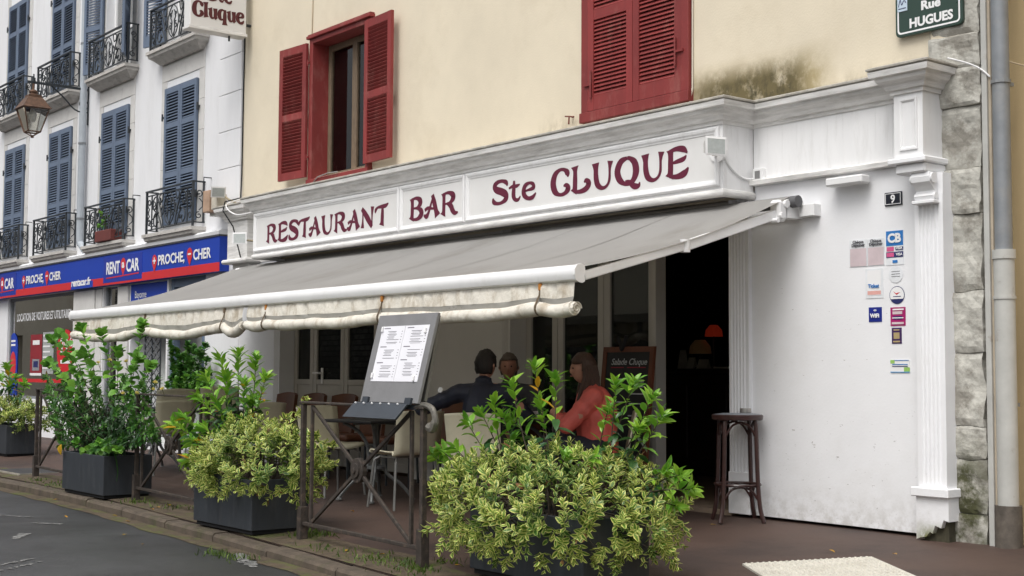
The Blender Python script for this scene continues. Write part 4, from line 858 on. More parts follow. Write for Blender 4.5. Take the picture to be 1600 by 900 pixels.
# rolled valances hanging from the front bar
PVCL = mat('cream_pvc_curtain', (.70, .665, .585), .5, .08, 6, .010, 16, dirt=(.34, .27, .18), dirt_amt=.7, dirt_scale=9, dirt_lo=.48, dirt_hi=.66, stretch=(1, 1, .4))
CLEARP = mat('dull_clear_vinyl', (.33, .32, .29), .3, .1, 8)
STRAP = mat('brown_strap', (.12, .085, .05), .8, .2)
RUST2 = mat('rust_orange', (.42, .17, .03), .8, .3)
def valance(x0, x1, straps, sagf):
    n = int((x1-x0)/.06); yf = AY1-.03; zt = AZ1-.085
    def roll(x):
        t = (x-x0)/(x1-x0); s = 0
        for a, c in zip([x0]+straps, straps+[x1]):
            if a <= x <= c: s = math.sin(PI*(x-a)/(c-a))**1.0
        return zt-.175-.035*s*sagf-.012*noise.noise(Vector((x*2, 0, 4))), .047+.012*noise.noise(Vector((x*4, 1, 0)))
    top = MB(); clr = MB(); rl_ = MB(); pts = []; rad = []
    vt = []; vc = []
    for i in range(n+1):
        x = x0+(x1-x0)*i/n; zr_, rr = roll(x); f = .008*math.sin(x*41+3*noise.noise(Vector((x*2, 0, 0))))+.018*noise.noise(Vector((x*9, 0, 0))); h = zt-(zr_+rr*.5)
        sh = .02*noise.noise(Vector((x*3, 7, 0)))
        vt += [(x, yf, zt), (x, yf-.012-f, zt-h*.28), (x+sh, yf-.016-f*.6, zt-h*.66)]
        vc += [(x+sh, yf-.015-f*.6, zt-h*.655), (x+sh*.5, yf-.014+f, zt-h*.85), (x, yf-.01, zt-h)]
        pts.append((x, yf-.01+.006*noise.noise(Vector((x*5, 3, 3))), zr_)); rad.append(rr)
    q = lambda i: [(3*i, 3*i+3, 3*i+4, 3*i+1), (3*i+1, 3*i+4, 3*i+5, 3*i+2)]
    top.add(vt, [f for i in range(n) for f in q(i)]); clr.add(vc, [f for i in range(n) for f in q(i)])
    top.build('valance_strip', PVCL, aw, smooth=True); clr.build('clear_window_strip', CLEARP, aw, smooth=True)
    rl_.tube(pts, rad, 10); ro = rl_.build('rolled_curtain', PVCL, aw, smooth=True)
    for xe, s in ((x0, -1), (x1, 1)):   # spiral end of the roll
        zr_, rr = roll(xe); b = MB(); k = 22; sp = []
        for i in range(k+1):
            a = 2*PI*2.2*i/k; r0 = rr*(.98-.75*i/k); sp += [(xe+s*.004, yf-.01+r0*math.cos(a), zr_+r0*math.sin(a)), (xe+s*.03, yf-.01+r0*math.cos(a), zr_+r0*math.sin(a))]
        b.add(sp, [(2*i, 2*i+1, 2*i+3, 2*i+2) for i in range(k)]); o = b.build('roll_end', PVCL, aw); m_ = o.modifiers.new('t', 'SOLIDIFY'); m_.thickness = .003
    for xs_ in straps:
        zr_, rr = roll(xs_); b = MB(); pp = [(xs_, yf-.005, zt+.005), (xs_, yf-.022, zt-.08)]+[(xs_, yf-.01+(rr+.004)*math.cos(a), zr_+(rr+.004)*math.sin(a)) for a in [PI*.9+PI*1.2*i/8 for i in range(9)]]
        b.add([(x_+s*.009, y_, z_) for (x_, y_, z_) in pp for s in (-1, 1)], [(2*i, 2*i+1, 2*i+3, 2*i+2) for i in range(len(pp)-1)]); o = b.build('strap', STRAP, aw); m_ = o.modifiers.new('t', 'SOLIDIFY'); m_.thickness = .003
        b = MB(); b.cbox(xs_-.014, xs_+.014, yf-.022, yf-.006, zt-.05, zt-.005, .003); b.build('strap_buckle', RUST2 if len(straps) > 2 else STRAP, aw)
def aX(px, py): return PY(AY1, px, py).x
valance(AXL+.05, aX(386, 505), [aX(232, 530), aX(357, 515)], 1.6)
valance(aX(393, 500), aX(904, 480), [aX(422, 510), aX(604, 500), aX(852, 480)], .6)

# ------------------------------------------------------------------ signs, lamps
bs = thing('projecting_box_sign', 'white projecting box sign lettered Ste Cluque high on the facade corner', 'sign', (-15.25, -.5, 5.3))
bx0 = -15.42; by0, by1 = PXx(-15.25, 296, 42).y, PXx(-15.25, 385, 58).y
b = MB(); b.cbox(bx0, -15.25, by0, by1, 5.36, 6.25, .012); b.build('sign_box', SIGNBOARD, bs)
b = MB(); b.cbox(bx0-.012, -15.238, by0-.012, by1+.01, 5.325, 5.362, .004); b.build('sign_rim', WWEATH, bs)
b = MB(); b.cbox(bx0-.012, -15.238, by0-.012, by1+.01, 6.25, 6.29, .004); b.build('sign_rim', WWEATH, bs)
MF = Matrix.Translation((-15.249, 0, 0)) @ Matrix(((0, -1, 0, 0), (1, 0, 0, 0), (0, 0, 1, 0), (0, 0, 0, 1)))   # local x -> world y, local -y -> world +x
W_ = by1-by0
lettering('Cluque', by0+.05*W_, by1-.04*W_, 5.49, .185, MF, MAROON2, bs)
lettering('Ste', by0+.30*W_, by0+.74*W_, 5.72, .17, MF, MAROON2, bs)
b = MB(); b.tube([(-15.33, by1-.01, 6.1), (-15.33, .02, 6.1)], .02, 6); b.tube([(-15.33, by1-.01, 5.5), (-15.33, .02, 5.5)], .02, 6); b.tube([(-15.33, by1-.2, 5.325), (-15.33, by1-.2, 5.26)], .014, 6); b.build('bracket', IRON, bs)
# street name plate
GREENP = mat('green_enamel', (.012, .040, .026), .3, .05, 5, coat=.4)
sn = thing('street_name_plate', 'dark green enamel street plate lettered Rue HUGUES with white border', 'sign', (-5.32, -.03, 3.44))
sx0, sx1, sz0, sz1 = -5.585, -5.055, 3.435, 3.80
def rrect(x0, x1, z0, z1, r, y, n=5):
    out = []
    for cx, cz, a0 in ((x1-r, z1-r, 0), (x0+r, z1-r, PI/2), (x0+r, z0+r, PI), (x1-r, z0+r, 1.5*PI)):
        out += [(cx+r*math.cos(a0+PI/2*i/n), y, cz+r*math.sin(a0+PI/2*i/n)) for i in range(n+1)]
    return out
b = MB(); pf = [(p[0], p[2]) for p in rrect(sx0, sx1, sz0, sz1, .035, 0)]; b.prism(pf, 'y', -.045, -.018); b.build('plate', GREENP, sn, bevel=.004)
o_ = rrect(sx0+.018, sx1-.018, sz0+.018, sz1-.018, .028, -.0475); i_ = rrect(sx0+.030, sx1-.030, sz0+.030, sz1-.030, .02, -.0475); k = len(o_)
b = MB(); b.add(o_+i_, [(i, (i+1) % k, k+(i+1) % k, k+i) for i in range(k)]); b.build('border', PRINTW, sn)
SERIF = PRINTW
text_mesh('Rue', .085, FACE_Y(-5.30, -.0475, 3.594), PRINTW, sn, align='CENTER', bold=.0035, xscale=1.15)
text_mesh('HUGUES', .088, FACE_Y(-5.30, -.0475, 3.487), PRINTW, sn, align='CENTER', bold=.0035, xscale=1.02)
b = MB(); b.box(sx0+.02, sx0+.10, -.050, -.0465, 3.615, 3.72); b.build('crest_patch', mat('pale_blue_print', (.55, .66, .76), .4), sn)
b = MB(); b.tube(crv([(sx0+.03, -.051, 3.65), (sx0+.045, -.051, 3.70), (sx0+.055, -.051, 3.66), (sx0+.075, -.051, 3.69), (sx0+.09, -.051, 3.67)], 4), .003, 4); b.tube([(sx0+.03, -.051, 3.635), (sx0+.09, -.051, 3.635)], .003, 4); b.build('crest_mark', NAVY, sn)
# house number
hn = thing('house_number_plate', 'dark blue enamel house number plate reading 9 on the white wall', 'number plate', (-5.63, -.025, 2.27))
b = MB(); b.cbox(-5.705, -5.562, -.034, -.022, 2.268, 2.362, .003); b.build('plate', mat('navy_enamel', (.006, .008, .018), .3, coat=.4), hn)
pf = [(-5.697, 2.276), (-5.57, 2.276), (-5.57, 2.354), (-5.697, 2.354)]
b = MB(); w = .004
for (a, c, d, e) in ((-5.697, -5.57, 2.276, 2.28), (-5.697, -5.57, 2.350, 2.354), (-5.697, -5.693, 2.28, 2.35), (-5.574, -5.57, 2.28, 2.35)): b.box(a, c, -.0365, -.034, d, e)
b.build('border', PRINTW, hn); text_mesh('9', .078, FACE_Y(-5.6335, -.0365, 2.288), PRINTW, hn, align='CENTER', bold=.002)
# stickers on the white wall
PINK = mat('print_faded_pink', (.60, .50, .52), .5); FILM = mat('print_pale_film', (.72, .74, .76), .5); CYAN = mat('print_blue', (.02, .17, .48), .4); MAG = mat('print_magenta', (.36, .01, .13), .4); PURP = mat('print_purple', (.05, .02, .10), .4); GRN = mat('print_green', (.28, .50, .12), .5); WIFIB = mat('print_wifi_blue', (.010, .022, .22), .4); GOLD = mat('print_gold', (.42, .33, .16), .5); INK = mat('print_ink', (.05, .05, .06), .5); ROSE = mat('print_rose', (.62, .10, .25), .5); SALM = mat('print_salmon', (.72, .38, .34), .5)
SYs = -.0225
def sticker(name, label, px0, py0, px1, py1, bgm, items, texts=()):
    a, c = PY(SYs, px0, py1), PY(SYs, px1, py0)
    t = poster(name, label, a.x, c.x, PY(SYs, (px0+px1)/2, py1).z, PY(SYs, (px0+px1)/2, py0).z, bgm, items, 'sticker', SYs)
    z0 = PY(SYs, (px0+px1)/2, py1).z; z1 = PY(SYs, (px0+px1)/2, py0).z
    for (s, u, v, size, mm, bold) in texts: text_mesh(s, size, FACE_Y(a.x+(c.x-a.x)*u, SYs-.009, z0+(z1-z0)*v), mm, t, align='CENTER', bold=bold)
    return t
def rsticker(name, label, px, py, rp_, bgm):
    c = PY(SYs, px, py); r = rp_/FPX*9.3; t = thing(name, label, 'sticker', (c.x, SYs, c.z-r)); b = MB(); b.add([(c.x+r*math.cos(a), SYs-.003, c.z+r*math.sin(a)) for a in [2*PI*i/28 for i in range(28)]], [tuple(range(28))]); b.build('disc', bgm, t); return t, c, r
for k, (a, c) in enumerate(((1328, 1355), (1356, 1382))):
    sticker('voucher_sticker', ('pale pink meal voucher sticker reading Chèque Déjeuner, next to another one' if k == 0 else 'pale pink meal voucher sticker reading Chèque Déjeuner, touching the blue card sticker'), a, 375-2*k, c, 417-2*k, FILM, [(.04, .96, .02, .68, PINK)], [('Chèque', .52, .87, .030, INK, .0008), ('Déjeuner', .52, .75, .030, INK, .0008)])
sticker('card_sticker', 'blue bank card sticker with rounded CB letters above two small card logos', 1385, 360, 1412, 414, FILM, [(.02, .98, .56, .99, CYAN), (.05, .46, .40, .53, ROSE), (.55, .98, .42, .52, NAVY), (.02, .98, .22, .38, NAVY), (.05, .46, .24, .36, ROSE), (.38, .66, .06, .14, CYAN)], [('CB', .5, .66, .085, PRINTW, .004), ('VISA', .77, .445, .026, PRINTW, .0008), ('VISA', .77, .265, .026, PRINTW, .0008)])
sticker('ticket_sticker', 'faded white sticker reading Ticket with a pale orange band', 1353, 420, 1380, 466, FILM, [(.12, .88, .1, .95, PRINTW), (.12, .88, .12, .25, SALM)], [('Ticket', .48, .36, .036, CYAN, .0012)])
t, c, r = rsticker('round_sticker', 'round pale grey sticker with faint print above the bird sticker', 1400, 429, 13, FILM)
for k in range(3): b = MB(); b.box(c.x-r*.6, c.x+r*.6, SYs-.005, SYs-.0035, c.z-.25*r+k*.3*r, c.z-.18*r+k*.3*r); b.build('print', GREYP, t)
t, c, r = rsticker('round_sticker', 'round white sticker with a red bird and dark blue lower half', 1402, 461, 14, NAVY)
b = MB(); b.add([(c.x+r*.93*math.cos(a), SYs-.0045, c.z+r*.93*math.sin(a)) for a in [R_(-28)+R_(236)*i/20 for i in range(21)]], [tuple(range(21))]); b.build('white_field', PRINTW, t)
b = MB(); b.add([(c.x-.5*r, SYs-.006, c.z+.45*r), (c.x-.1*r, SYs-.006, c.z+.2*r), (c.x+.45*r, SYs-.006, c.z+.3*r), (c.x-.05*r, SYs-.006, c.z+.02*r)], [(0, 1, 3), (1, 2, 3)]); b.build('bird', SIGNRED, t)
b = MB(); b.box(c.x-r*.5, c.x+r*.5, SYs-.006, SYs-.005, c.z-.2*r, c.z-.12*r); b.build('print', NAVY, t)
t = sticker('wifi_sticker', 'small square dark blue sticker reading WiFi', 1358, 480, 1378, 503, WIFIB, [], [('WiFi', .5, .3, .038, PRINTW, .0018)])
c = PY(SYs, 1368, 485); b = MB()
for r0 in (.008, .015): b.add([(c.x+rr*math.cos(a), SYs-.006, c.z-.012+rr*math.sin(a)) for a in [R_(40)+R_(100)*i/8 for i in range(9)] for rr in (r0, r0+.004)], [(2*i, 2*i+1, 2*i+3, 2*i+2) for i in range(8)])
b.build('wifi_arcs', PRINTW, t)
sticker('guide_sticker', 'magenta travel guide sticker with dark roundel below the bird sticker', 1392, 480, 1415, 509, MAG, [(.15, .9, .84, .92, PRINTW), (.15, .8, .62, .78, PINK), (.2, .8, .34, .52, NAVY), (.12, .88, .40, .45, PRINTW), (.1, .9, .08, .2, PINK)])
sticker('emblem_sticker', 'small narrow dark purple sticker with a gold emblem', 1394, 512, 1409, 537, PURP, [(.2, .8, .3, .7, GOLD), (.2, .8, .82, .9, GOLD), (.15, .85, .08, .18, GOLD)])
sticker('eco_sticker', 'white sticker with green leaf corners and blue lines, lowest on the wall', 1392, 562, 1422, 582, PRINTW, [(.0, .22, .7, .98, GRN), (.7, 1, .05, .4, GRN), (.22, .95, .92, .97, CYAN), (.1, .9, .6, .66, CYAN), (.1, .9, .45, .51, NAVY), (0, 1, .0, .06, LBL)])
# flood lights
def flood(name, label, loc, rotz, tilt, wallpt, group='white floodlights on the shopfront'):
    t = thing(name, label, 'floodlight', loc, group); M = Matrix.Translation(loc) @ Matrix.Rotation(rotz, 4, 'Z') @ Matrix.Rotation(tilt, 4, 'X'); b = MB()
    vs_ = [(-.085,-.05,-.065),(.085,-.05,-.065),(.085,-.05,.065),(-.085,-.05,.065),(-.055,.035,-.04),(.055,.035,-.04),(.055,.035,.04),(-.055,.035,.04)]
    b.add([M @ Vector(v) for v in vs_], [(0,1,2,3),(4,7,6,5),(0,4,5,1),(1,5,6,2),(2,6,7,3),(3,7,4,0)]); b.build('housing', mat('aged_white_metal', (.66, .65, .62), .5, .08, 6, dirt=(.35, .33, .28), dirt_amt=.5, dirt_scale=12), t, bevel=.006)
    b = MB(); b.add([M @ Vector(v) for v in ((-.092,-.052,-.072),(.092,-.052,-.072),(.092,-.052,.072),(-.092,-.052,.072),(-.075,-.056,-.055),(.075,-.056,-.055),(.075,-.056,.055),(-.075,-.056,.055))], [(0,1,5,4),(1,2,6,5),(2,3,7,6),(3,0,4,7)]); b.build('rim', PRINTW, t)
    b = MB(); b.add([M @ Vector(v) for v in ((-.075,-.0545,-.055),(.075,-.0545,-.055),(.075,-.0545,.055),(-.075,-.0545,.055))], [(0,1,2,3)]); b.build('lens', mat('lamp_glass_dull', (.45, .48, .47), .08, .1, 30), t)
    b = MB()
    for i in range(6): q = M @ Vector((0, .037+.0, -.035+.014*i)); b.obox(q, (.10, .02, .005), M.to_3x3())
    b.build('cooling_fins', mat('aged_white_metal', (.66, .65, .62)), t)
    a = M @ Vector((0, .04, -.01)); b = MB(); b.tube([a, (a+Vector(wallpt))/2+Vector((0, 0, -.02)), wallpt], .014, 6); b.build('arm', mat('rusty_white', (.42, .36, .24), .7, .3, 30), t)
    return t
flood('floodlight', 'white floodlight at the end of the sign panel lettered CLUQUE', (PY(-.52, 1113, 230).x, -.52, PY(-.52, 1113, 230).z), R_(75), R_(0), (FXR-.06, FY-.01, 2.76))
jb = thing('junction_box', 'small round white junction box and cable on the fascia end', 'junction box', (FXR+.0, -.2, 2.7)); b = MB(); b.tube([(FXR-.04, FY-.0, 2.78), (FXR-.04, FY-.02, 2.78)], .085, 18); b.build('backplate', PRINTW, jb)
b = MB(); b.tube(crv([(FXR+.0, FY+.0, 2.74), (FXR+.01, -.3, 2.66), (FXR+.012, -.2, 2.60), (FXR+.012, -.1, 2.585), (FXR+.06, -.04, 2.60)], 5), .008, 5); b.build('cable', PRINTW, jb)
b = MB(); b.cbox(FXR+.03, FXR+.13, -.075, -.03, 2.565, 2.665, .006); b.build('socket', WHITE, jb); b = MB(); b.box(FXR+.055, FXR+.105, -.0775, -.0755, 2.585, 2.645); b.build('socket_mouth', mat('grey_mid', (.2, .2, .2), .6), jb)
flood('floodlight', 'white square floodlight facing out from the left pilaster block', (PY(-.36, 377, 373).x, -.36, PY(-.36, 377, 373).z), R_(40), 0, (-14.7, -.03, 2.72))
flood('floodlight', 'grey white floodlight standing on top of the left capital', (-15.55, -.30, 3.38), R_(70), R_(25), (-15.35, -.1, 3.2))
sb = thing('alarm_box', 'small weathered tan box on top of the left capital', 'box', (-16.0, -.3, 3.1)); b = MB(); b.cbox(-15.98, -15.80, -.30, -.14, 3.14, 3.42, .006); b.build('casing', mat('faded_tan', (.40, .27, .19), .7, .2, 8), sb); b = MB(); b.cbox(-15.78, -15.62, -.28, -.14, 3.16, 3.36, .006); b.build('cover', mat('faded_cream', (.52, .48, .40), .7, .15, 8), sb); b = MB(); b.box(-15.98, -15.55, -.2, .0, 3.10, 3.145); b.build('mount', WWEATH, sb)
# wall lantern
lx, ly = -20.78, -.89
lt = thing('wall_lantern', 'copper topped street lantern hanging from an iron wall bracket on the white building', 'street lamp', (lx, 0, 5.1))
COP = mat('tarnished_copper', (.13, .072, .045), .55, .4, 14, metal=.3, dirt=(.08, .06, .045), dirt_amt=.7, dirt_scale=10)
b = MB(); b.box(lx-.015, lx+.015, -.03, 0, 5.0, 5.62); b.box(lx-.014, lx+.014, -.98, -.03, 5.55, 5.588); b.tube(crv([(lx, -.02, 5.2), (lx, -.22, 5.22), (lx, -.42, 5.40), (lx, -.62, 5.56)], 6), .012, 6)
b.tube([(lx, -.10+.09*math.cos(a)*(1-.6*i/16), 5.32+.09*math.sin(a)*(1-.6*i/16)) for i, a in enumerate([-PI/2+2*PI*1.2*i/16 for i in range(17)])], .010, 5); b.tube([(lx, -.89, 5.55), (lx, -.89, 5.70)], .012, 6); b.tube([(lx, -.89, 5.58), (lx, -.89, 5.64)], .03, 8); b.build('bracket', IRON, lt)
def ring4(r, z): return [(lx+sx*r, ly+sy*r, z) for sx, sy in ((-1,-1),(1,-1),(1,1),(-1,1))]
b = MB(); levels = [(.20, 5.145), (.225, 5.15), (.205, 5.17), (.115, 5.315), (.10, 5.325), (.10, 5.36), (.06, 5.37), (.035, 5.42)]
vs_ = [p for r, z in levels for p in ring4(r, z)]; b.add(vs_, [(4*i+j, 4*i+(j+1) % 4, 4*i+4+(j+1) % 4, 4*i+4+j) for i in range(len(levels)-1) for j in range(4)]); b.tube([(lx, ly, 5.41), (lx, ly, 5.55)], .02, 8); b.lathe([(.06, 5.40), (.07, 5.42), (.04, 5.45)], (lx, ly, 0), 10); b.build('hood', COP, lt)
b = MB(); up_, lo_ = ring4(.19, 5.145), ring4(.095, 4.79)
for j in range(4): b.tube([up_[j], lo_[j]], .011, 5); b.tube([up_[j], up_[(j+1) % 4]], .010, 5); b.tube([lo_[j], lo_[(j+1) % 4]], .012, 5)
for j in range(4): b.tube([lo_[j], (lx, ly, 4.72)], .008, 5)
b.lathe([(.02, 4.70), (.03, 4.72), (.02, 4.74)], (lx, ly, 0), 8); b.build('cage', COP, lt)
for j in range(4): b = MB(); b.add([Vector(up_[j])*.97+Vector((lx, ly, 5.145))*.03, Vector(up_[(j+1) % 4])*.97+Vector((lx, ly, 5.145))*.03, Vector(lo_[(j+1) % 4])*.97+Vector((lx, ly, 4.79))*.03, Vector(lo_[j])*.97+Vector((lx, ly, 4.79))*.03], [(0, 1, 2, 3)]); b.build('pane', glass('lantern_glass', (.72, .71, .66), .9), lt)
b = MB(); b.lathe([(.03, 4.95), (.055, 5.0), (.06, 5.06), (.04, 5.12), (.02, 5.14)], (lx, ly, 0), 10); b.build('bulb', mat('milky_bulb', (.7, .7, .68), .3), lt, smooth=True)
# flower box on a balcony
fbx = thing('balcony_plant_box', 'terracotta plant box with green shoots on the balcony beside the downpipe', 'plant box', (-19.4, -.2, 3.03))
b = MB(); b.cbox(-19.75, -19.15, -.26, -.06, 3.03, 3.2, .01); b.build('box', mat('terracotta', (.13, .03, .025), .7, .2), fbx)

# ------------------------------------------------------------------ opposite side of the street (seen only in the glass)
ow = thing('stone_wall', 'long rubble stone wall across the street, reflected in the glazed doors', 'wall', (-30, -11.8, -.2))
RUB = bpy.data.materials.new('rubble_stone'); RUB.use_nodes = True; t_ = RUB.node_tree; bk = _n(t_, 'ShaderNodeTexBrick'); tcn = _n(t_, 'ShaderNodeTexCoord'); mpn = _n(t_, 'ShaderNodeMapping'); mpn.inputs['Rotation'].default_value = (PI/2, 0, 0)
bk.inputs['Color1'].default_value = (.22, .20, .17, 1); bk.inputs['Color2'].default_value = (.11, .10, .085, 1); bk.inputs['Mortar'].default_value = (.05, .05, .04, 1); bk.inputs['Scale'].default_value = 1.6; bk.inputs['Mortar Size'].default_value = .03
t_.links.new(tcn.outputs['Object'], mpn.inputs[0]); t_.links.new(mpn.outputs[0], bk.inputs[0]); t_.links.new(bk.outputs[0], t_.nodes['Principled BSDF'].inputs['Base Color']); t_.nodes['Principled BSDF'].inputs['Roughness'].default_value = .9
b = MB(); b.box(-49, -12, -12.3, -11.8, -.3, 4.2); b.build('masonry', RUB, ow)
ob_ = thing('opposite_building', 'pale building with dark windows across the street, reflected in the hire shop window', 'building', (-62, -12.2, -.2))
wall_with_holes(-80, -49.2, -.3, 9, -12.4, -12, [(-79+3*i, -77.8+3*i, z, z+1.7) for i in range(10) for z in (1., 4.2)], BEIGE, ob_)
b = MB(); b.box(-80, -49.2, -12.6, -12.42, -.3, 9); b.build('interior_back', DARK, ob_)

# ------------------------------------------------------------------ foliage tools
def foliage_mat(name, c_mid, c_edge=None, rough=.45, var=.25, hue=.02, edge=(.45, .62)):
    M = bpy.data.materials.new(name); M.use_nodes = True; t = M.node_tree; L = t.links.new; b = t.nodes['Principled BSDF']
    oi = _n(t, 'ShaderNodeObjectInfo'); geo = _n(t, 'ShaderNodeNewGeometry'); ad = _n(t, 'ShaderNodeMath', operation='ADD'); L(oi.outputs['Random'], ad.inputs[0]); L(geo.outputs['Random Per Island'], ad.inputs[1]); fr = _n(t, 'ShaderNodeMath', operation='FRACT'); L(ad.outputs[0], fr.inputs[0])
    uv = _n(t, 'ShaderNodeUVMap'); sp = _n(t, 'ShaderNodeSeparateXYZ'); L(uv.outputs[0], sp.inputs[0])
    nz = _n(t, 'ShaderNodeTexNoise'); nz.inputs['Scale'].default_value = 120; L(geo.outputs['Position'], nz.inputs[0])
    su = _n(t, 'ShaderNodeMath', operation='MULTIPLY_ADD'); L(nz.outputs[0], su.inputs[0]); su.inputs[1].default_value = .35; L(sp.outputs[0], su.inputs[2])
    mr = _n(t, 'ShaderNodeMapRange'); mr.inputs['From Min'].default_value = edge[0]+.17; mr.inputs['From Max'].default_value = edge[1]+.17; L(su.outputs[0], mr.inputs[0])
    mx = _n(t, 'ShaderNodeMix', data_type='RGBA'); L(mr.outputs[0], mx.inputs[0]); mx.inputs[6].default_value = (*c_mid, 1); mx.inputs[7].default_value = (*(c_edge or [min(1, c*1.18) for c in c_mid]), 1)
    hsv = _n(t, 'ShaderNodeHueSaturation'); L(mx.outputs[2], hsv.inputs['Color'])
    m2 = _n(t, 'ShaderNodeMapRange'); m2.inputs['To Min'].default_value = 1-var; m2.inputs['To Max'].default_value = 1+var; L(fr.outputs[0], m2.inputs[0]); L(m2.outputs[0], hsv.inputs['Value'])
    m3 = _n(t, 'ShaderNodeMapRange'); m3.inputs['To Min'].default_value = .5+hue; m3.inputs['To Max'].default_value = .5-hue; L(fr.outputs[0], m3.inputs[0]); L(m3.outputs[0], hsv.inputs['Hue'])
    L(hsv.outputs[0], b.inputs['Base Color']); b.inputs['Roughness'].default_value = rough; b.inputs['Specular IOR Level'].default_value = .45
    tr = _n(t, 'ShaderNodeBsdfTranslucent'); L(hsv.outputs[0], tr.inputs[0]); ms = _n(t, 'ShaderNodeMixShader'); ms.inputs[0].default_value = .28; o = t.nodes['Material Output']; L(b.outputs[0], ms.inputs[1]); L(tr.outputs[0], ms.inputs[2]); L(ms.outputs[0], o.inputs[0])
    return M
F_VAR = foliage_mat('variegated_leaf', (.115, .235, .030), (.66, .68, .22), .4, .2, .012, (.40, .58))
F_VAR2 = foliage_mat('variegated_leaf_dark', (.065, .16, .025), (.42, .50, .15), .4, .25, .015, (.5, .72))
F_NEW = foliage_mat('fresh_laurel_leaf', (.165, .36, .030), (.21, .42, .045), .35, .25, .02)
F_OLD = foliage_mat('old_laurel_leaf', (.032, .092, .026), None, .3, .3, .015)
F_DARK = foliage_mat('dark_lance_leaf', (.026, .075, .022), (.05, .12, .04), .4, .35, .015)
F_MID = foliage_mat('mid_green_leaf', (.060, .165, .028), None, .4, .3, .02)
F_BRIGHT = foliage_mat('bright_broad_leaf', (.12, .30, .035), (.15, .35, .05), .45, .25, .015)
F_YEL = foliage_mat('yellowed_leaf', (.50, .27, .015), (.55, .32, .02), .45, .2, .02)
F_DEAD = foliage_mat('withered_leaf', (.16, .09, .03), None, .7, .3, .02)
F_FLOW = foliage_mat('yellow_petal', (.72, .60, .13), (.75, .68, .25), .5, .1, .01)
STEM = mat('green_brown_stem', (.060, .065, .025), .6, .3, 20)
WOODY = mat('woody_stem', (.045, .033, .022), .8, .3, 20)
def leaf_arrays(L, W, curl=.25, fold=.35, broad=.45, serr=0.):
    st_ = [0, .2, broad, .72, .9, 1.0]; wd = [.06, .72, 1.0, .74, .36, 0]
    V, U, Fc = [], [], []
    for s, w in zip(st_, wd):
        x = s*L*(1-.12*curl*s); z = -curl*L*s*s*.6
        hw = w*W/2
        for k, side in enumerate((-1, 0, 1)):
            V.append((x, side*hw, z+abs(side)*hw*fold)); U.append(float(abs(side))*(1 if w > .1 else 1))
    for i in range(len(st_)-1):
        a = 3*i
        Fc += [(a, a+3, a+4, a+1), (a+1, a+4, a+5, a+2)]
    return V, U, Fc
def leaf_obj_mesh(name, arr, mt):
    V, U, Fc = arr; me = bpy.data.meshes.new(name); me.from_pydata(V, [], Fc); uvl = me.uv_layers.new(name='UVMap')
    for lp in me.loops: uvl.data[lp.index].uv = (U[lp.vertex_index], .5)
    me.materials.append(mt)
    for p in me.polygons: p.use_smooth = True
    return me
def foliage(parent, leaves, nmax=290, stuff_name='foliage'):
    """leaves = [(Matrix, key, material)]: the ones that show largest become parts, the rest one mass"""
    def sc(e): return (e[0].translation-CAM).length
    order = sorted(range(len(leaves)), key=lambda i: sc(leaves[i])); ind = set(order[:nmax])
    cache = {}
    mats_, V, Fc, U, MI = [], [], [], [], []
    for i, (M, arr, mt) in enumerate(leaves):
        if i in ind:
            k = (id(arr), mt.name)
            if k not in cache: cache[k] = leaf_obj_mesh('leaf', arr, mt)
            o = bpy.data.objects.new('leaf', cache[k]); COL.objects.link(o); o.parent = parent; o.matrix_parent_inverse = XF[parent.name].inverted(); o.matrix_basis = M
        else:
            if mt not in mats_: mats_.append(mt)
            mi = mats_.index(mt); o_ = len(V); V += [tuple(M @ Vector(v)) for v in arr[0]]; U += arr[1]; Fc += [tuple(a+o_ for a in f) for f in arr[2]]; MI += [mi]*len(arr[2])
    if V:
        me = bpy.data.meshes.new(stuff_name); me.from_pydata(V, [], Fc); uvl = me.uv_layers.new(name='UVMap')
        for lp in me.loops: uvl.data[lp.index].uv = (U[lp.vertex_index], .5)
        for m_ in mats_: me.materials.append(m_)
        me.polygons.foreach_set('material_index', MI); me.polygons.foreach_set('use_smooth', [True]*len(me.polygons))
        link(stuff_name, me, parent, kind='stuff')
def dirM(pos, d, roll=0., s=1.):
    d = Vector(d).normalized(); q = d.to_track_quat('X', 'Z').to_matrix().to_4x4()
    return Matrix.Translation(pos) @ q @ Matrix.Rotation(roll, 4, 'X') @ Matrix.Scale(s, 4)
A_VAR = [leaf_arrays(.056, .029, c, .3, .5) for c in (.1, .3)]
A_LAU = [leaf_arrays(.115, .042, c, .35, .48) for c in (.25, .6)]
A_LAUO = [leaf_arrays(.135, .054, c, .3, .48) for c in (.35, .7)]
A_LAN = [leaf_arrays(.085, .024, c, .25, .6) for c in (.2, .5)]
A_BRO = [leaf_arrays(.085, .075, c, .2, .38) for c in (.3, .6)]
A_SML = [leaf_arrays(.04, .022, .3, .3)]
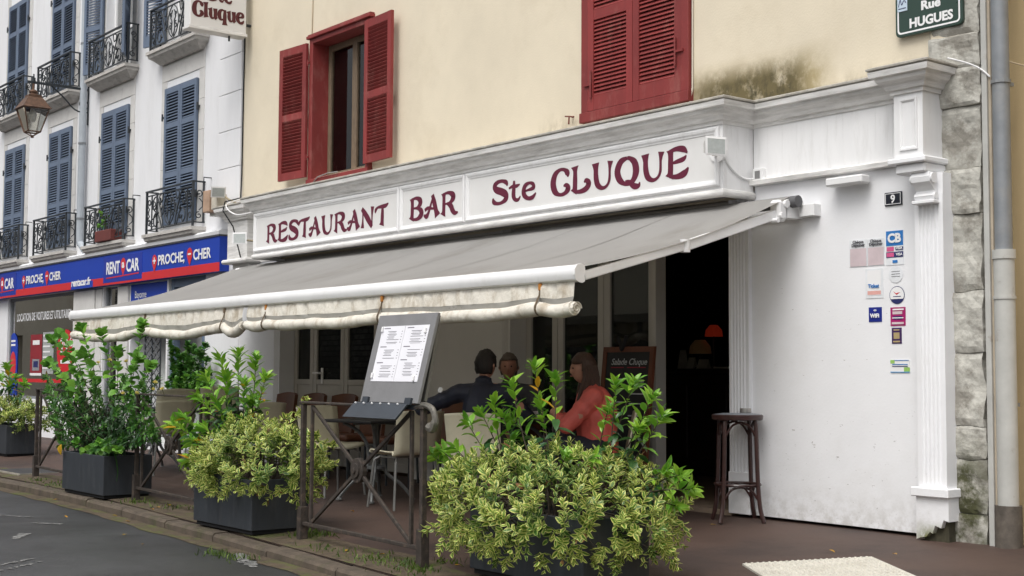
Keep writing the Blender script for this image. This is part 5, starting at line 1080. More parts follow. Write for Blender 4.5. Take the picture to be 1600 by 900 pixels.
def shoot_leaves(out, rnd, base, d, length, nodes, arrs, mt, spread, scale=1., tipfan=True, whorl=2):
    """pairs (or whorls) of leaves set crosswise along the last part of a shoot"""
    d = Vector(d).normalized(); u = d.orthogonal().normalized(); w = d.cross(u); a0 = rnd.uniform(0, PI)
    for k in range(nodes):
        t = (k+.6)/nodes; p = Vector(base)+d*length*t; sp = spread*(1.15-.75*t*t)
        for j in range(whorl):
            a = a0+k*(PI/2 if whorl == 2 else 2.4)+j*2*PI/whorl+rnd.uniform(-.2, .2); rad = u*math.cos(a)+w*math.sin(a)
            ld = d*math.cos(sp)+rad*math.sin(sp)
            q = ld.to_track_quat('X', 'Z'); M = Matrix.Translation(p) @ (Matrix((ld, d.cross(ld).normalized()*1, ld.cross(d.cross(ld)).normalized())).transposed().to_4x4())
            M = M @ Matrix.Rotation(rnd.uniform(-.3, .3), 4, 'X') @ Matrix.Scale(scale*rnd.uniform(.7, 1.12)*(.75+.35*math.sin(PI*min(1, t+.15))), 4)
            out.append((M, rnd.choice(arrs), F_DEAD if rnd.random() < .006 else mt))
def mound(name, label, c, rx, ry, rz, n, seed, droop=None, cat='shrub', scale=1., group=None, nmax=290, lobes=5):
    rnd = random.Random(seed); c = Vector(c); t = thing(name, label, cat, c, group); out = []; st_ = MB()
    ph = [rnd.uniform(0, 6.28) for _ in range(lobes)]
    for i in range(n):
        inner = i % 4 == 0
        a = rnd.uniform(0, 2*PI); el = math.asin(rnd.uniform(-.62, 1)); 
        nd = Vector((math.cos(a)*math.cos(el), math.sin(a)*math.cos(el), math.sin(el)))
        f = 1+.16*noise.noise(nd*2.6+Vector((seed, 0, 0)))+.10*noise.noise(nd*6+Vector((0, seed, 0)))
        f *= (.70 if inner else rnd.uniform(.9, 1.06))
        p = c+Vector((nd.x*rx*f, nd.y*ry*f, nd.z*rz*f))
        d = (Vector((nd.x/rx, nd.y/ry, nd.z/rz)).normalized()*.8+Vector((rnd.uniform(-.35, .35), rnd.uniform(-.35, .35), .55 if nd.z > -.1 else -.25))).normalized()
        L_ = rnd.uniform(.07, .13)*scale
        shoot_leaves(out, rnd, p-d*L_*.6, d, L_, rnd.randint(4, 6), A_VAR, F_VAR2 if inner or rnd.random() < .10 else F_VAR, .95, scale*rnd.uniform(.85, 1.1))  # inner shoots get the darker leaf, occlusion put into colour; a few outer ones too
        if i % 6 == 0: st_.tube([c+Vector((nd.x*.1, nd.y*.1, -rz*.5)), c+(p-c)*.5+Vector((0, 0, .03)), p], [.005, .004, .002], 4)
    st_.build('stems', WOODY, t, kind='stuff'); foliage(t, out, nmax); return t
def shoots(name, label, base, tips, seed, cat='shrub', leafs=(A_LAU, A_LAUO), mats_=(F_NEW, F_OLD), scale=1., nodes=7, newfrac=.45, group=None, yellow=0, stemr=.006, nmax=290, low=.35, gap=.019):
    """upright woody plant: a stem to every tip, fresh leaves near tips and older ones lower down"""
    rnd = random.Random(seed); base = Vector(base); t = thing(name, label, cat, base, group); out = []; st_ = MB()
    for tip in tips:
        tip = Vector(tip); b0 = base+Vector((rnd.uniform(-.05, .05), rnd.uniform(-.04, .04), 0)); mid = b0.lerp(tip, .55)+Vector((rnd.uniform(-.04, .04), rnd.uniform(-.03, .03), .04))
        pts = [Vector(p) for p in crv([tuple(b0), tuple(mid), tuple(tip)], 8)]; n = len(pts)
        st_.tube(pts, [stemr*(1-.65*i/n) for i in range(n)], 5)
        ln = sum((pts[i+1]-pts[i]).length for i in range(n-1)); k = max(5, int(ln*(1-low)/gap)); ph = rnd.uniform(0, 6)
        for i in range(k):
            s = low+(1-low)*(i+.5)/k; f = s*(n-1); j = min(int(f), n-2); p = pts[j].lerp(pts[j+1], f-j); d = (pts[j+1]-pts[j]).normalized(); u = d.orthogonal().normalized(); w = d.cross(u)
            a = ph+i*2.399; rad = u*math.cos(a)+w*math.sin(a); new = s > 1-newfrac*rnd.uniform(.7, 1.2); sp = (1.05 if new else 1.45)*(1.15-.5*s) if new else 1.5
            ld = (d*math.cos(sp)+rad*math.sin(sp)+Vector((0, 0, .12 if new else -.25))).normalized(); side = Vector((0, 0, 1)).cross(ld)
            side = side.normalized() if side.length > .05 else u; up_ = ld.cross(side)
            M = Matrix.Translation(p) @ Matrix((ld, side, up_)).transposed().to_4x4() @ Matrix.Rotation(rnd.uniform(-.5, .5), 4, 'X') @ Matrix.Scale(scale*rnd.choice((.55, .75, .9, 1, 1.1, 1.2)), 4)
            mm = mats_[0] if new else mats_[1]
            if rnd.random() < yellow: mm = F_YEL
            out.append((M, rnd.choice(leafs[0] if new else leafs[1]), mm))
        shoot_leaves(out, rnd, tip-(tip-pts[-3]).normalized()*.05, (tip-pts[-3]), .07, 3, leafs[0], mats_[0], .8, scale*.9, whorl=3)
    st_.build('stem', WOODY, t); foliage(t, out, nmax); return t

# ------------------------------------------------------------------ planters
PLANT = mat('charcoal_planter', (.026, .031, .038), .6, .2, 6, .0008, 50, dirt=(.065, .068, .072), dirt_amt=.5, dirt_scale=4, stretch=(3, 3, .7))
SOIL = mat('soil', (.02, .014, .01), .95, .4, 30)
PGRP = 'charcoal planter boxes along the terrace'
def planter(label, x0, x1, y0, y1, zb, h=.40):
    t = thing('planter_box', label, 'planter', ((x0+x1)/2, (y0+y1)/2, zb), PGRP); th = .022
    xs_ = [x0, x1]; b = MB()
    b.cbox(x0, x1, y0, y0+th, zb+.03, zb+h, .003); b.build('side_panel', PLANT, t); b = MB(); b.cbox(x0, x1, y1-th, y1, zb+.03, zb+h, .003); b.build('side_panel', PLANT, t)
    for a, c in ((x0-.001, x0+th), (x1-th, x1+.001)): b = MB(); b.cbox(a, c, y0+.001, y1-.001, zb+.03, zb+h-.001, .003); b.build('end_panel', PLANT, t)
    b = MB(); b.box(x0+.02, x1-.02, y0+.02, y1-.02, zb, zb+.05); b.build('base', DARK, t)
    b = MB(); b.box(x0+.015, x1-.015, y0+.015, y1-.015, zb+h-.07, zb+h-.04); b.build('soil', SOIL, t); return t
planter('charcoal planter box under the dark lance-leaved bush with yellow flowers', -13.36, -12.30, -3.0, -2.52, -.105)
planter('charcoal planter box in the middle, below a laurel and a drooping variegated mound', -9.96, -8.99, -3.19, -2.71, -.11)
planter('charcoal planter box nearest the doorway, overhung by a wide variegated mound', -6.52, -5.50, -3.03, -2.53, -.105)
planter('charcoal planter box against the hire shop front, beyond the last fence post', -19.9, -18.6, -1.86, -1.42, -.065, .42)
# planter by the door
mound('variegated_shrub', 'wide cream and green variegated shrub spilling over the planter nearest the door', (-6.02, -2.80, .28), .84, .60, .37, 660, 5)
def at(Yv, *pp): return [tuple(PY(Yv, px, py)) for px, py in pp]
shoots('laurel_shrub', 'tall laurel shoot with two yellowed leaves in front of the seated man', (-6.12, -2.72, .3), at(-2.72, (835, 572), (800, 600), (868, 592), (845, 630), (800, 655)), 21, scale=.86, gap=.027, yellow=.035)
shoots('laurel_shrub', 'bright laurel shoots at the fence end of the planter nearest the door', (-6.35, -2.8, .28), at(-2.8, (752, 645), (772, 628), (730, 660), (800, 690), (785, 650)), 22, scale=.86, gap=.027)
shoots('laurel_shrub', 'leafy laurel with drooping old leaves in front of the chalkboard', (-5.80, -2.66, .3), at(-2.66, (962, 600), (990, 598), (1020, 620), (1035, 650), (950, 640), (1000, 670)), 23, scale=.86, gap=.027)
shoots('laurel_shrub', 'short laurel sprig at the doorway end of the planter nearest the door', (-5.65, -2.62, .3), at(-2.62, (1062, 742), (1078, 765), (1040, 735), (1055, 790)), 24, scale=.86, gap=.027, low=.25)
shoots('laurel_shrub', 'small laurel sprig leaning past the fence post under the menu stand', (-6.5, -2.9, .28), at(-2.9, (690, 705), (678, 715), (712, 700), (700, 735)), 25, scale=.86, gap=.027, low=.3)
shoots('laurel_shrub', 'low laurel shoots rising between the two tall ones by the chalkboard', (-5.95, -2.85, .3), at(-2.85, (885, 712), (925, 715)), 26, scale=.86, gap=.027, low=.3)
# middle planter
mound('variegated_shrub', 'upright variegated shrub drooping over the middle planter beside the fence post', (-9.26, -2.96, .37), .60, .42, .34, 380, 6)
mound('variegated_shrub', 'drooping variegated branch hanging over the street side of the middle planter', (-9.72, -3.12, .30), .22, .2, .26, 90, 8)
shoots('variegated_sprig', 'upright variegated sprigs standing above the fence rail', (-9.15, -2.85, .5), at(-2.85, (468, 645), (478, 625), (450, 650), (520, 695), (495, 680)), 9, leafs=(A_SML, A_SML), mats_=(F_VAR, F_VAR), scale=1.5, low=.3)
shoots('laurel_shrub', 'big laurel with several yellow leaves in the middle planter', (-9.70, -2.9, .3), at(-2.9, (372, 552), (345, 560), (400, 560), (322, 590), (415, 590), (352, 590), (382, 600), (310, 620), (395, 625), (340, 630)), 31, yellow=.03, scale=1.0)
shoots('laurel_shrub', 'low spreading laurel branch at the near-fence end of the middle planter', (-9.85, -2.95, .28), at(-2.95, (285, 650), (270, 665), (300, 690), (318, 670), (292, 720), (345, 680), (360, 665)), 32, scale=1.05, yellow=.02)
# planter with flowers
shoots('lance_leaved_bush', 'dense dark bush of narrow leaves filling the planter with yellow flowers', (-12.83, -2.76, .25),
       [tuple(PY(-2.76+random.Random(k).uniform(-.28, .28), 72+(k*37 % 175), 588+((k*53) % 110))) for k in range(80)], 41, leafs=(A_LAN, A_LAN), mats_=(F_MID, F_DARK), scale=.92, newfrac=.3, low=.2, gap=.015)
shoots('broad_leaved_climber', 'bright broad-leaved climber reaching up to the awning bar', (-12.7, -2.7, .4), at(-2.72, (96, 522), (82, 530), (128, 512), (158, 520), (222, 508), (235, 572), (185, 548), (76, 566), (215, 560), (130, 555)), 42, leafs=(A_BRO, A_BRO), mats_=(F_BRIGHT, F_BRIGHT), low=.42, scale=1.15, stemr=.005, gap=.030)
shoots('leafy_sprigs', 'small bright sprigs along the rim of the planter with yellow flowers', (-12.8, -2.95, .22), at(-2.98, (120, 690), (140, 700), (155, 690), (172, 700), (130, 705), (186, 702)), 43, leafs=(A_BRO, A_BRO), mats_=(F_BRIGHT, F_MID), scale=.75, low=.2)
def flower(px, py, Yv, mt=F_FLOW, s=1.):
    p = PY(Yv, px, py); t = thing('flower', 'pale yellow double flower among the dark lance leaves', 'flower', p, 'yellow flowers on the dark bush'); rnd = random.Random(px*py); out = []
    arr = leaf_arrays(.030, .026, -.4, .3, .55)
    for k in range(9):
        d = Vector((math.cos(k*.7), math.sin(k*.7)*.8-.3, .3+.5*(k % 3))); out.append((dirM(p, d, rnd.uniform(-.5, .5), s*rnd.uniform(.8, 1.1)), arr, mt))
    V, U, Fc = [], [], []
    for M, a, _ in out: o = len(V); V += [tuple(M @ Vector(v)) for v in a[0]]; U += a[1]; Fc += [tuple(i+o for i in f) for f in a[2]]
    me = leaf_obj_mesh('petals', (V, U, Fc), mt); link('petals', me, t)
    b = MB(); b.tube([p, p+Vector((0, .02, -.06))], .003, 4); b.build('stalk', STEM, t)
for px, py in ((172, 564), (197, 566), (243, 599), (254, 609), (215, 616), (193, 616), (154, 568), (240, 610)): flower(px, py, -2.98)
yl = thing('hanging_yellow_leaf', 'bright orange yellow dead leaf at the planter rim', 'leaf', PY(-3.05, 96, 702)); me = leaf_obj_mesh('blade', leaf_arrays(.11, .07, .5, .4), F_YEL); me.transform(dirM(PY(-3.04, 96, 694), (.1, -.3, -1))); link('blade', me, yl)
yl = thing('trailing_blade', 'single grass-like blade hanging down the side of the flowered planter', 'leaf', PY(-2.75, 181, 715)); b = MB(); pts = [PXx(-12.27, x_, y_) for x_, y_ in ((178, 706), (182, 720), (184, 738), (182, 752))]; b.add([p+Vector((0, s*.008*(1-.25*i), 0)) for i, p in enumerate(pts) for s in (-1, 1)], [(2*i, 2*i+1, 2*i+3, 2*i+2) for i in range(3)]); o = b.build('blade', F_MID, yl); so = o.modifiers.new('t', 'SOLIDIFY'); so.thickness = .001
# far planter
mound('variegated_shrub', 'flat-topped variegated shrub in the planter against the hire shop', (-19.2, -1.64, .50), .78, .34, .22, 240, 12, nmax=0)
mound('variegated_shrub', 'small trailing variegated tuft behind the last fence post', (-18.5, -1.55, .42), .28, .25, .30, 60, 13, nmax=0)
shoots('laurel_shrub', 'sparse young laurel standing in the planter against the hire shop', (-19.0, -1.64, .5), at(-1.64, (10, 572), (25, 590), (38, 600), (2, 590), (15, 600)), 51, yellow=.05, nmax=0, scale=1.1)
# ivy in the doorway of the white building and shoots in front of it
shoots('window_ivy', 'mass of ivy filling the blue framed doorway behind the terrace', (-16.95, -.12, .05), [tuple(PY(-.12-.12*random.Random(k).random(), 266+(k*23 % 62), 535+((k*41) % 70))) for k in range(34)], 52, leafs=(A_BRO, A_BRO), mats_=(F_MID, F_MID), scale=.9, low=.3, nmax=120)
shoots('window_ivy', 'bright young shoots at the foot of the ivy', (-16.6, -.35, .05), at(-.35, (275, 592), (290, 588), (305, 585), (318, 590), (262, 600), (330, 598)), 53, leafs=(A_BRO, A_BRO), mats_=(F_BRIGHT, F_BRIGHT), scale=.8, low=.5, nmax=80)
shoots('balcony_plant', 'green shoots in the terracotta box on the balcony', (-19.5, -.16, 3.2), [(-19.7, -.2, 3.5), (-19.55, -.15, 3.42), (-19.62, -.18, 3.35), (-19.75, -.2, 3.3)], 54, leafs=(A_SML, A_SML), mats_=(F_BRIGHT, F_MID), scale=1.4, low=.2, nmax=0)
# kerb-side grass and moss, fallen leaves
rg = random.Random(77); b = MB()
for (px, py, r, n) in ((500, 836, .10, 110), (470, 838, .08, 60), (605, 880, .12, 90), (640, 886, .08, 60), (700, 880, .08, 40), (345, 856, .10, 60), (370, 862, .10, 60), (215, 786, .10, 70), (85, 758, .15, 70), (60, 752, .1, 40), (560, 868, .15, 40), (270, 795, .15, 50), (500, 858, .12, 35), (640, 895, .1, 40), (1326, 821, .03, 14), (660, 893, .06, 40)):
    g0 = PG(px, py)
    for k in range(n):
        x = g0.x+rg.gauss(0, r); y = g0.y+rg.gauss(0, r*.6); z = gz(y) if y > kerbY(x) else -.193; h = rg.uniform(.015, .05); a = rg.uniform(0, 6.28); w = rg.uniform(.004, .010); l = Vector((rg.gauss(0, .015), rg.gauss(0, .015), h)); u = Vector((math.cos(a)*w, math.sin(a)*w, 0)); c0 = Vector((x, y, z))
        b.add([c0-u*.6, c0+u*.6, c0+l*.6+u, c0+l], [(0, 1, 2, 3)])
me_g = foliage_mat('weed_grass', (.075, .125, .018), (.10, .15, .03), .6, .4, .02)
g_ = b.build('weeds', me_g, recalc=False); tag(g_, 'small weeds and moss tufts growing along the kerb', 'weeds'); g_['kind'] = 'stuff'
k_ = 0
for (px, py) in ((710, 850+36), (222, 850), (196, 814), (240, 798), (265, 790), (175, 805), (90, 780), (548, 800), (1295, 862), (1395, 868), (1110, 822), (150, 775), (545, 862), (600, 868), (250, 795), (100, 806), (192, 836)):
    p = PG(px, py)
    z = gz(p.y)+.012 if p.y > kerbY(p.x) else None
    if z is None: p = PZ(-.185, px, py); z = -.185
    me = leaf_obj_mesh('fallen_leaf', leaf_arrays(.05, .026, .3, .3), F_YEL); me.transform(Matrix.Translation((p.x, p.y, z)) @ Matrix.Rotation(rg.uniform(0, 6), 4, 'Z') @ Matrix.Rotation(rg.uniform(-.25, .1), 4, 'Y')); o = link('fallen_leaf', me); tag(o, 'small fallen yellow leaf lying on the grey road' if z < -.18 else 'small fallen yellow leaf lying on the red-brown pavement', 'leaf', 'fallen leaves on the road' if z < -.18 else 'fallen leaves on the pavement')

# ------------------------------------------------------------------ iron fence panels
def fence(label, xa, length):
    fy = lambda x: -3.08+(-6.94-x)*.0595
    xb = xa+length; pa, pb = Vector((xa, fy(xa), 0)), Vector((xb, fy(xb), 0)); t = thing('iron_railing', label, 'railing', pa+Vector((0, 0, gz(pa.y))), 'iron railing panels between the planters')
    d = (pb-pa).normalized(); n = Vector((-d.y, d.x, 0)); H = .98; R3 = Matrix((d, n, Vector((0, 0, 1)))).transposed()
    def P(s, z, o=0): p = pa+d*s+n*o; return Vector((p.x, p.y, gz(p.y)+z))
    def bar(name, a, c, w, th):
        b = MB(); v = c-a; m3 = v.to_track_quat('Z', 'Y').to_matrix()
        if abs(v.normalized().z) > .99: m3 = R3
        elif abs(v.normalized().z) < .2: m3 = Matrix((n, Vector((0, 0, 1)), v.normalized())).transposed()
        else:
            q = v.normalized(); m3 = Matrix((n.cross(q).normalized(), n, q)).transposed()
        b.obox((a+c)/2, (w, th, v.length), m3); return b.build(name, RUSTY, t, bevel=.004)
    for s in (0, length):
        bar('post', P(s, .20), P(s, H), .036, .036); bar('post_shoe', P(s, -.06), P(s, .24), .062, .062)
    for s in (.14, length-.14): bar('upright', P(s, .13), P(s, H-.01), .024, .024)
    bar('top_rail', P(-.03, H+.01), P(length+.03, H+.01), .050, .016); bar('bottom_rail', P(0, .12), P(length, .12), .030, .026)
    c = P(length/2, .55)
    for (s, z) in ((.15, H-.02), (length-.15, H-.02), (.15, .14), (length-.15, .14)): bar('diagonal', P(s, z), c+(P(s, z)-c).normalized()*.075, .026, .020)
    b = MB(); b.tube([c-n*.02, c+n*.02], .085, 18); b.build('rosette', RUSTY, t, bevel=.006); b = MB(); b.tube([c-n*.034, c+n*.034], .052, 16); b.tube([c-n*.046, c+n*.046], .022, 10); b.build('rosette_boss', RUSTY, t, bevel=.005)
    return t, P, d, n
fence('rusty iron railing panel carrying the menu stand', -8.61, 1.67)
fence('rusty iron railing panel in front of the stacked cream chairs', -12.07, 1.67)
fence('rusty iron railing panel beyond the planter with yellow flowers', -15.34, 1.67)
sc_ = thing('rail_scroll', 'curled iron rail end on the post beside the menu stand', 'railing end', (-6.9, -3.08, .8)); b = MB(); b.tube(crv([(-7.03, -3.08, .87), (-6.93, -3.085, .885), (-6.84, -3.09, .865), (-6.805, -3.09, .80), (-6.83, -3.09, .745), (-6.87, -3.09, .755)], 5), [.020]*16+[.026]*4+[.030]*6, 8); b.build('scroll', mat('worn_galvanised', (.16, .15, .13), .5, .4, 25, metal=.4), sc_, smooth=True)

# ------------------------------------------------------------------ menu stand on the railing
ms = thing('menu_stand', 'grey menu board with two printed pages clipped on a dark steel ledge', 'menu board', (-7.35, -3.05, .85))
SLATE = mat('grey_menu_board', (.20, .20, .205), .55, .1, 5, .0006, 60, dirt=(.12, .12, .12), dirt_amt=.4, dirt_scale=4)
o0 = Vector((-7.66, -3.10, .895)); ux = Vector((.705, -.02, .0)); uz = Vector((.03, .13, .575))
nm = ux.cross(uz).normalized()          # toward the street
def MBp(u, v, o=0): return o0+ux*u+uz*v+nm*o
def slab_uv(u0, u1, v0, v1, o0_, o1_):
    b = MB(); b.add([MBp(u0, v0, o0_), MBp(u1, v0, o0_), MBp(u1, v1, o0_), MBp(u0, v1, o0_), MBp(u0, v0, o1_), MBp(u1, v0, o1_), MBp(u1, v1, o1_), MBp(u0, v1, o1_)], [(0,3,2,1),(4,5,6,7),(0,1,5,4),(1,2,6,5),(2,3,7,6),(3,0,4,7)]); return b
slab_uv(0, 1, 0, 1, -.022, 0).build('board', SLATE, ms, bevel=.003)
b = MB(); b.add([MBp(.05, .05, -.06), MBp(.97, .05, -.06), MBp(.97, .98, -.026), MBp(.05, .98, -.026), MBp(.05, .05, -.08), MBp(.97, .05, -.08), MBp(.97, .98, -.04), MBp(.05, .98, -.04)], [(0,3,2,1),(4,5,6,7),(0,1,5,4),(1,2,6,5),(2,3,7,6),(3,0,4,7)]); b.build('back_leaf', mat('grey_back_board', (.17, .165, .15), .6, .08), ms)
PAPER = mat('menu_paper', (.78, .78, .82), .5, .015, 2)
for u0, u1 in ((.115, .515), (.52, .92)):
    slab_uv(u0, u1, .235, .865, .001, .003).build('menu_page', PAPER, ms)
pr = MB(); rt_ = random.Random(4)
def line(u0, u1, v, h=.006): pr.add([MBp(u0, v, .0036), MBp(u1, v, .0036), MBp(u1, v+h, .0036), MBp(u0, v+h, .0036)], [(0, 1, 2, 3)])
for u0 in (.115, .52):
    v = .835
    for blk in ((5, 4, 5) if u0 < .3 else (5, 3, 5)):
        line(u0+.04, u0+.15, v, .010); v -= .035
        for k in range(blk):
            w = rt_.uniform(.12, .22); line(u0+.12, u0+.12+w, v); line(u0+.355, u0+.375, v)
            if rt_.random() < .6: line(u0+.14, u0+.14+w*.8, v-.014, .004)
            v -= .031
        v -= .022
pr.build('page_print', mat('menu_ink', (.16, .15, .18), .6), ms, kind='stuff')
for u, v in ((.135, .83), (.88, .80), (.135, .30), (.86, .27)): slab_uv(u-.012, u+.012, v-.03, v+.03, .004, .016).build('paper_clip', PRINTW, ms, bevel=.003)
LEDGE = mat('dark_blue_steel', (.035, .042, .052), .5, .15, 10)
b = MB(); A0 = o0+Vector((-.05, -.015, -.005)); b.add([A0, A0+Vector((.66, -.02, .0)), A0+Vector((.64, -.10, -.095)), A0+Vector((-.02, -.08, -.095)), A0+Vector((0, .02, .004)), A0+Vector((.66, .0, .004)), A0+Vector((.64, -.08, -.10)), A0+Vector((-.02, -.06, -.10))], [(0,3,2,1),(4,5,6,7),(0,1,5,4),(1,2,6,5),(2,3,7,6),(3,0,4,7)]); b.build('ledge', LEDGE, ms, bevel=.003)
for k in range(6): q = A0+Vector((.06+.1*k, -.02, -.005)); b = MB(); b.tube([q, q+Vector((0, -.008, .006))], .006, 6); b.build('rivet', PRINTW, ms)
for u in (.12, .86): slab_uv(u-.05, u+.05, -.02, .055, .001, .016).build('retaining_tab', LEDGE, ms)
b = MB(); b.tube([(-7.3, -3.08, .86), (-7.3, -3.06, .98)], .02, 6); b.box(-7.5, -7.0, -3.10, -3.05, .855, .885); b.build('clamp', LEDGE, ms)

# ------------------------------------------------------------------ furniture
CREAM = mat('cream_plastic', (.64, .60, .45), .45, .05, 4, dirt=(.40, .36, .25), dirt_amt=.3, dirt_scale=6)
LEGM = mat('grey_metal_leg', (.30, .30, .29), .4, .15, 20, metal=.6)
LEATH = mat('brown_leather', (.125, .045, .020), .5, .25, 6, .001, 60)
def cream_chair(label):
    t = thing('cream_chair', label, 'chair', (0, 0, 0), 'cream shell chairs on the terrace'); b = MB(); W = .43
    prof = crv([(.22, .435), (.20, .455), (.10, .452), (-.08, .445), (-.17, .455), (-.205, .50), (-.225, .60), (-.25, .72), (-.275, .83)], 4); nW = 6
    for i, (y, z) in enumerate(prof):
        f = i/(len(prof)-1); wv = W*(1 if f < .6 else 1+.07*(f-.6)/.4)
        for j in range(nW+1):
            u = j/nW-.5; b.v.append(Vector((u*wv, y+(.014*(4*u*u-1) if f > .55 else 0), z+(.03*(4*u*u) if f < .5 else -.012*(4*u*u)))))
    for i in range(len(prof)-1):
        for j in range(nW): a = i*(nW+1)+j; b.f.append((a, a+1, a+nW+2, a+nW+1)); b.m.append(0)
    o = b.build('shell', CREAM, t, smooth=True); so = o.modifiers.new('t', 'SOLIDIFY'); so.thickness = .012
    for sx in (-1, 1):
        for sy in (-1, 1): b = MB(); b.tube([(sx*.15, sy*.14, .435), (sx*.19, sy*.185, .40), (sx*.225, sy*.225, 0)], .0115, 8); b.build('leg', LEGM, t)
    b = MB(); b.tube([(-.15, .14, .43), (-.15, -.14, .43)], .010, 6); b.tube([(.15, .14, .43), (.15, -.14, .43)], .010, 6); b.tube([(-.15, 0, .428), (.15, 0, .428)], .010, 6); b.build('under_frame', LEGM, t)
    return t
def brown_chair(label):
    t = thing('leather_chair', label, 'chair', (0, 0, 0), 'brown leather chairs along the shopfront'); b = MB(); b.cbox(-.22, .22, -.2, .22, .40, .47, .02); b.build('seat', LEATH, t, bevel=.01)
    b = MB(); n = 8
    for i in range(n+1):
        u = i/n-.5; yb = -.22-.05*(1-4*u*u)
        for (dy, z) in ((0, .44), (-.03, .66), (-.055, .865-.03*4*u*u+.015), (-.095, .86-.03*4*u*u+.015), (-.07, .66), (-.04, .44)): b.v.append(Vector((u*.46, yb+dy+.03, z)))
    for i in range(n):
        for j in range(6): a = i*6+j; c = i*6+(j+1) % 6; b.f.append((a, c, c+6, a+6)); b.m.append(0)
    b.f += [tuple(range(6)), tuple(range(n*6, n*6+6))]; b.m += [0, 0]; b.build('backrest', LEATH, t, smooth=True)
    for sx in (-1, 1):
        for sy in (-1, 1): b = MB(); b.tube([(sx*.19, sy*.18, .41), (sx*.20, sy*.19-.01, 0)], .014, 6); b.build('leg', IRON, t)
    return t
TTOP = mat('dark_table_top', (.022, .022, .024), .4, .15, 6)
CASTI = mat('grey_cast_iron', (.16, .165, .165), .5, .2, 20, metal=.3)
def table(label):
    t = thing('bistro_table', label, 'table', (0, 0, 0), 'dark topped bistro tables'); b = MB(); b.cbox(-.35, .35, -.35, .35, .695, .722, .008); b.build('table_top', TTOP, t)
    for k in range(4):
        a = PI/4+k*PI/2; c, s = math.cos(a), math.sin(a); b = MB(); b.tube([(c*r, s*r, z) for r, z in crv([(.30, .69), (.17, .62), (.085, .50), (.065, .36), (.10, .24), (.22, .15), (.30, .06), (.33, .012)], 4)], .017, 6); b.lathe([(.03, 0), (.03, .012), (.018, .022)], (c*.33, s*.33, 0), 8); b.build('leg', CASTI, t, smooth=True)
    b = MB(); b.tube([(0, 0, .16), (0, 0, .69)], .028, 8); b.lathe([(.03, .26), (.085, .28), (.085, .30), (.03, .32)], (0, 0, 0), 12); b.lathe([(.03, .47), (.085, .485), (.03, .5)], (0, 0, 0), 12); b.build('column', CASTI, t, smooth=True)
    b = MB(); b.box(-.25, .25, -.02, .02, .68, .695); b.box(-.02, .02, -.25, .25, .678, .693); b.build('cross_bearer', CASTI, t); return t
def rz(fx, fy): return math.atan2(-fx, fy)
_made = {}
def put(kind, fn, label, x, y, rot, z=0):
    if kind not in _made: o = fn(label); _made[kind] = o; o.location = (x, y, gz(y)+z); o.rotation_euler = (0, 0, rot); return o
    return dup(_made[kind], (x, y, gz(y)+z), rot, label)
put('c', cream_chair, 'cream shell chair facing the doorway at the table behind the menu stand', -10.93, -1.35, rz(1, .05))
put('c', cream_chair, 'cream shell chair under the outstretched navy sleeve, facing away from the doorway', -9.62, -1.42, rz(-1, .06))
put('c', cream_chair, 'cream shell chair the man in the navy jacket sits on', -8.65, -1.33, rz(-.6, .8))
put('c', cream_chair, 'cream shell chair the woman in the coral jacket sits on', -7.90, -.72, rz(-.66, -.75))
put('c', cream_chair, 'cream shell chair at the bottom of the stack behind the railing', -14.3, -1.47, rz(-1, .1))
put('c', cream_chair, 'cream shell chair on top of the stack behind the railing', -14.28, -1.47, rz(-1, .1), .13)
put('c', cream_chair, 'cream shell chair standing between stack and leather chairs, facing the hire shop', -12.72, -1.2, rz(-1, .15))
put('c', cream_chair, 'cream shell chair under the ivy, bottom of the pair beside the far table', -14.0, -.9, rz(1, -.15))
put('c', cream_chair, 'cream shell chair under the ivy, upper of the pair beside the far table', -14.0, -.9, rz(1, -.15), .13)
for i, (x, l) in enumerate(((-13.95, 'brown leather chair beside the left pilaster'), (-13.3, 'brown leather chair in front of the first glazed door'), (-12.65, 'brown leather chair in front of the door handle'), (-12.05, 'brown leather chair in front of the last glazed door'), (-11.35, 'brown leather chair by the pier behind the menu stand'), (-10.55, 'brown leather chair against the white pier'), (-9.75, 'brown leather chair behind the outstretched navy sleeve'))):
    put('b', brown_chair, l, x, -.42, rz(.04*(i % 3-1), -1))
put('b', brown_chair, 'brown leather chair the older guest sits on', -9.42, -.40, rz(.7, -.7))
put('t', table, 'dark bistro table behind the menu stand', -10.28, -1.28, .1)
put('t', table, 'dark bistro table with cups between the seated guests', -8.72, -.48, .4)
put('t', table, 'dark bistro table between the stacked chairs and leather chairs', -13.35, -1.12, .05)
put('t', table, 'dark bistro table beside the white townhouse, end of the terrace', -15.05, -1.3, .05)
# cups and saucer on the guests' table
CHINA = mat('white_china', (.72, .71, .69), .25, .03)
for k, (x, y, l) in enumerate(((-8.50, -.40, 'white coffee cup near the woman on the guests table'), (-8.68, -.72, 'small white coffee cup near the man on the guests table'))):
    z = gz(-.48)+.723; t = thing('coffee_cup', l, 'cup', (x, y, z)); b = MB(); b.lathe([(.055, .0), (.065, .008), (.02, .008)], (x, y, z), 16); b.build('saucer', CHINA, t); b = MB(); b.lathe([(.022, .009), (.034, .03), (.038, .07), (.035, .07), (.03, .03), (.01, .015)], (x, y, z), 14); b.tube([(x+.036, y, z+.06), (x+.058, y, z+.045), (x+.034, y, z+.025)], .005, 5); b.build('cup', CHINA, t, smooth=True)

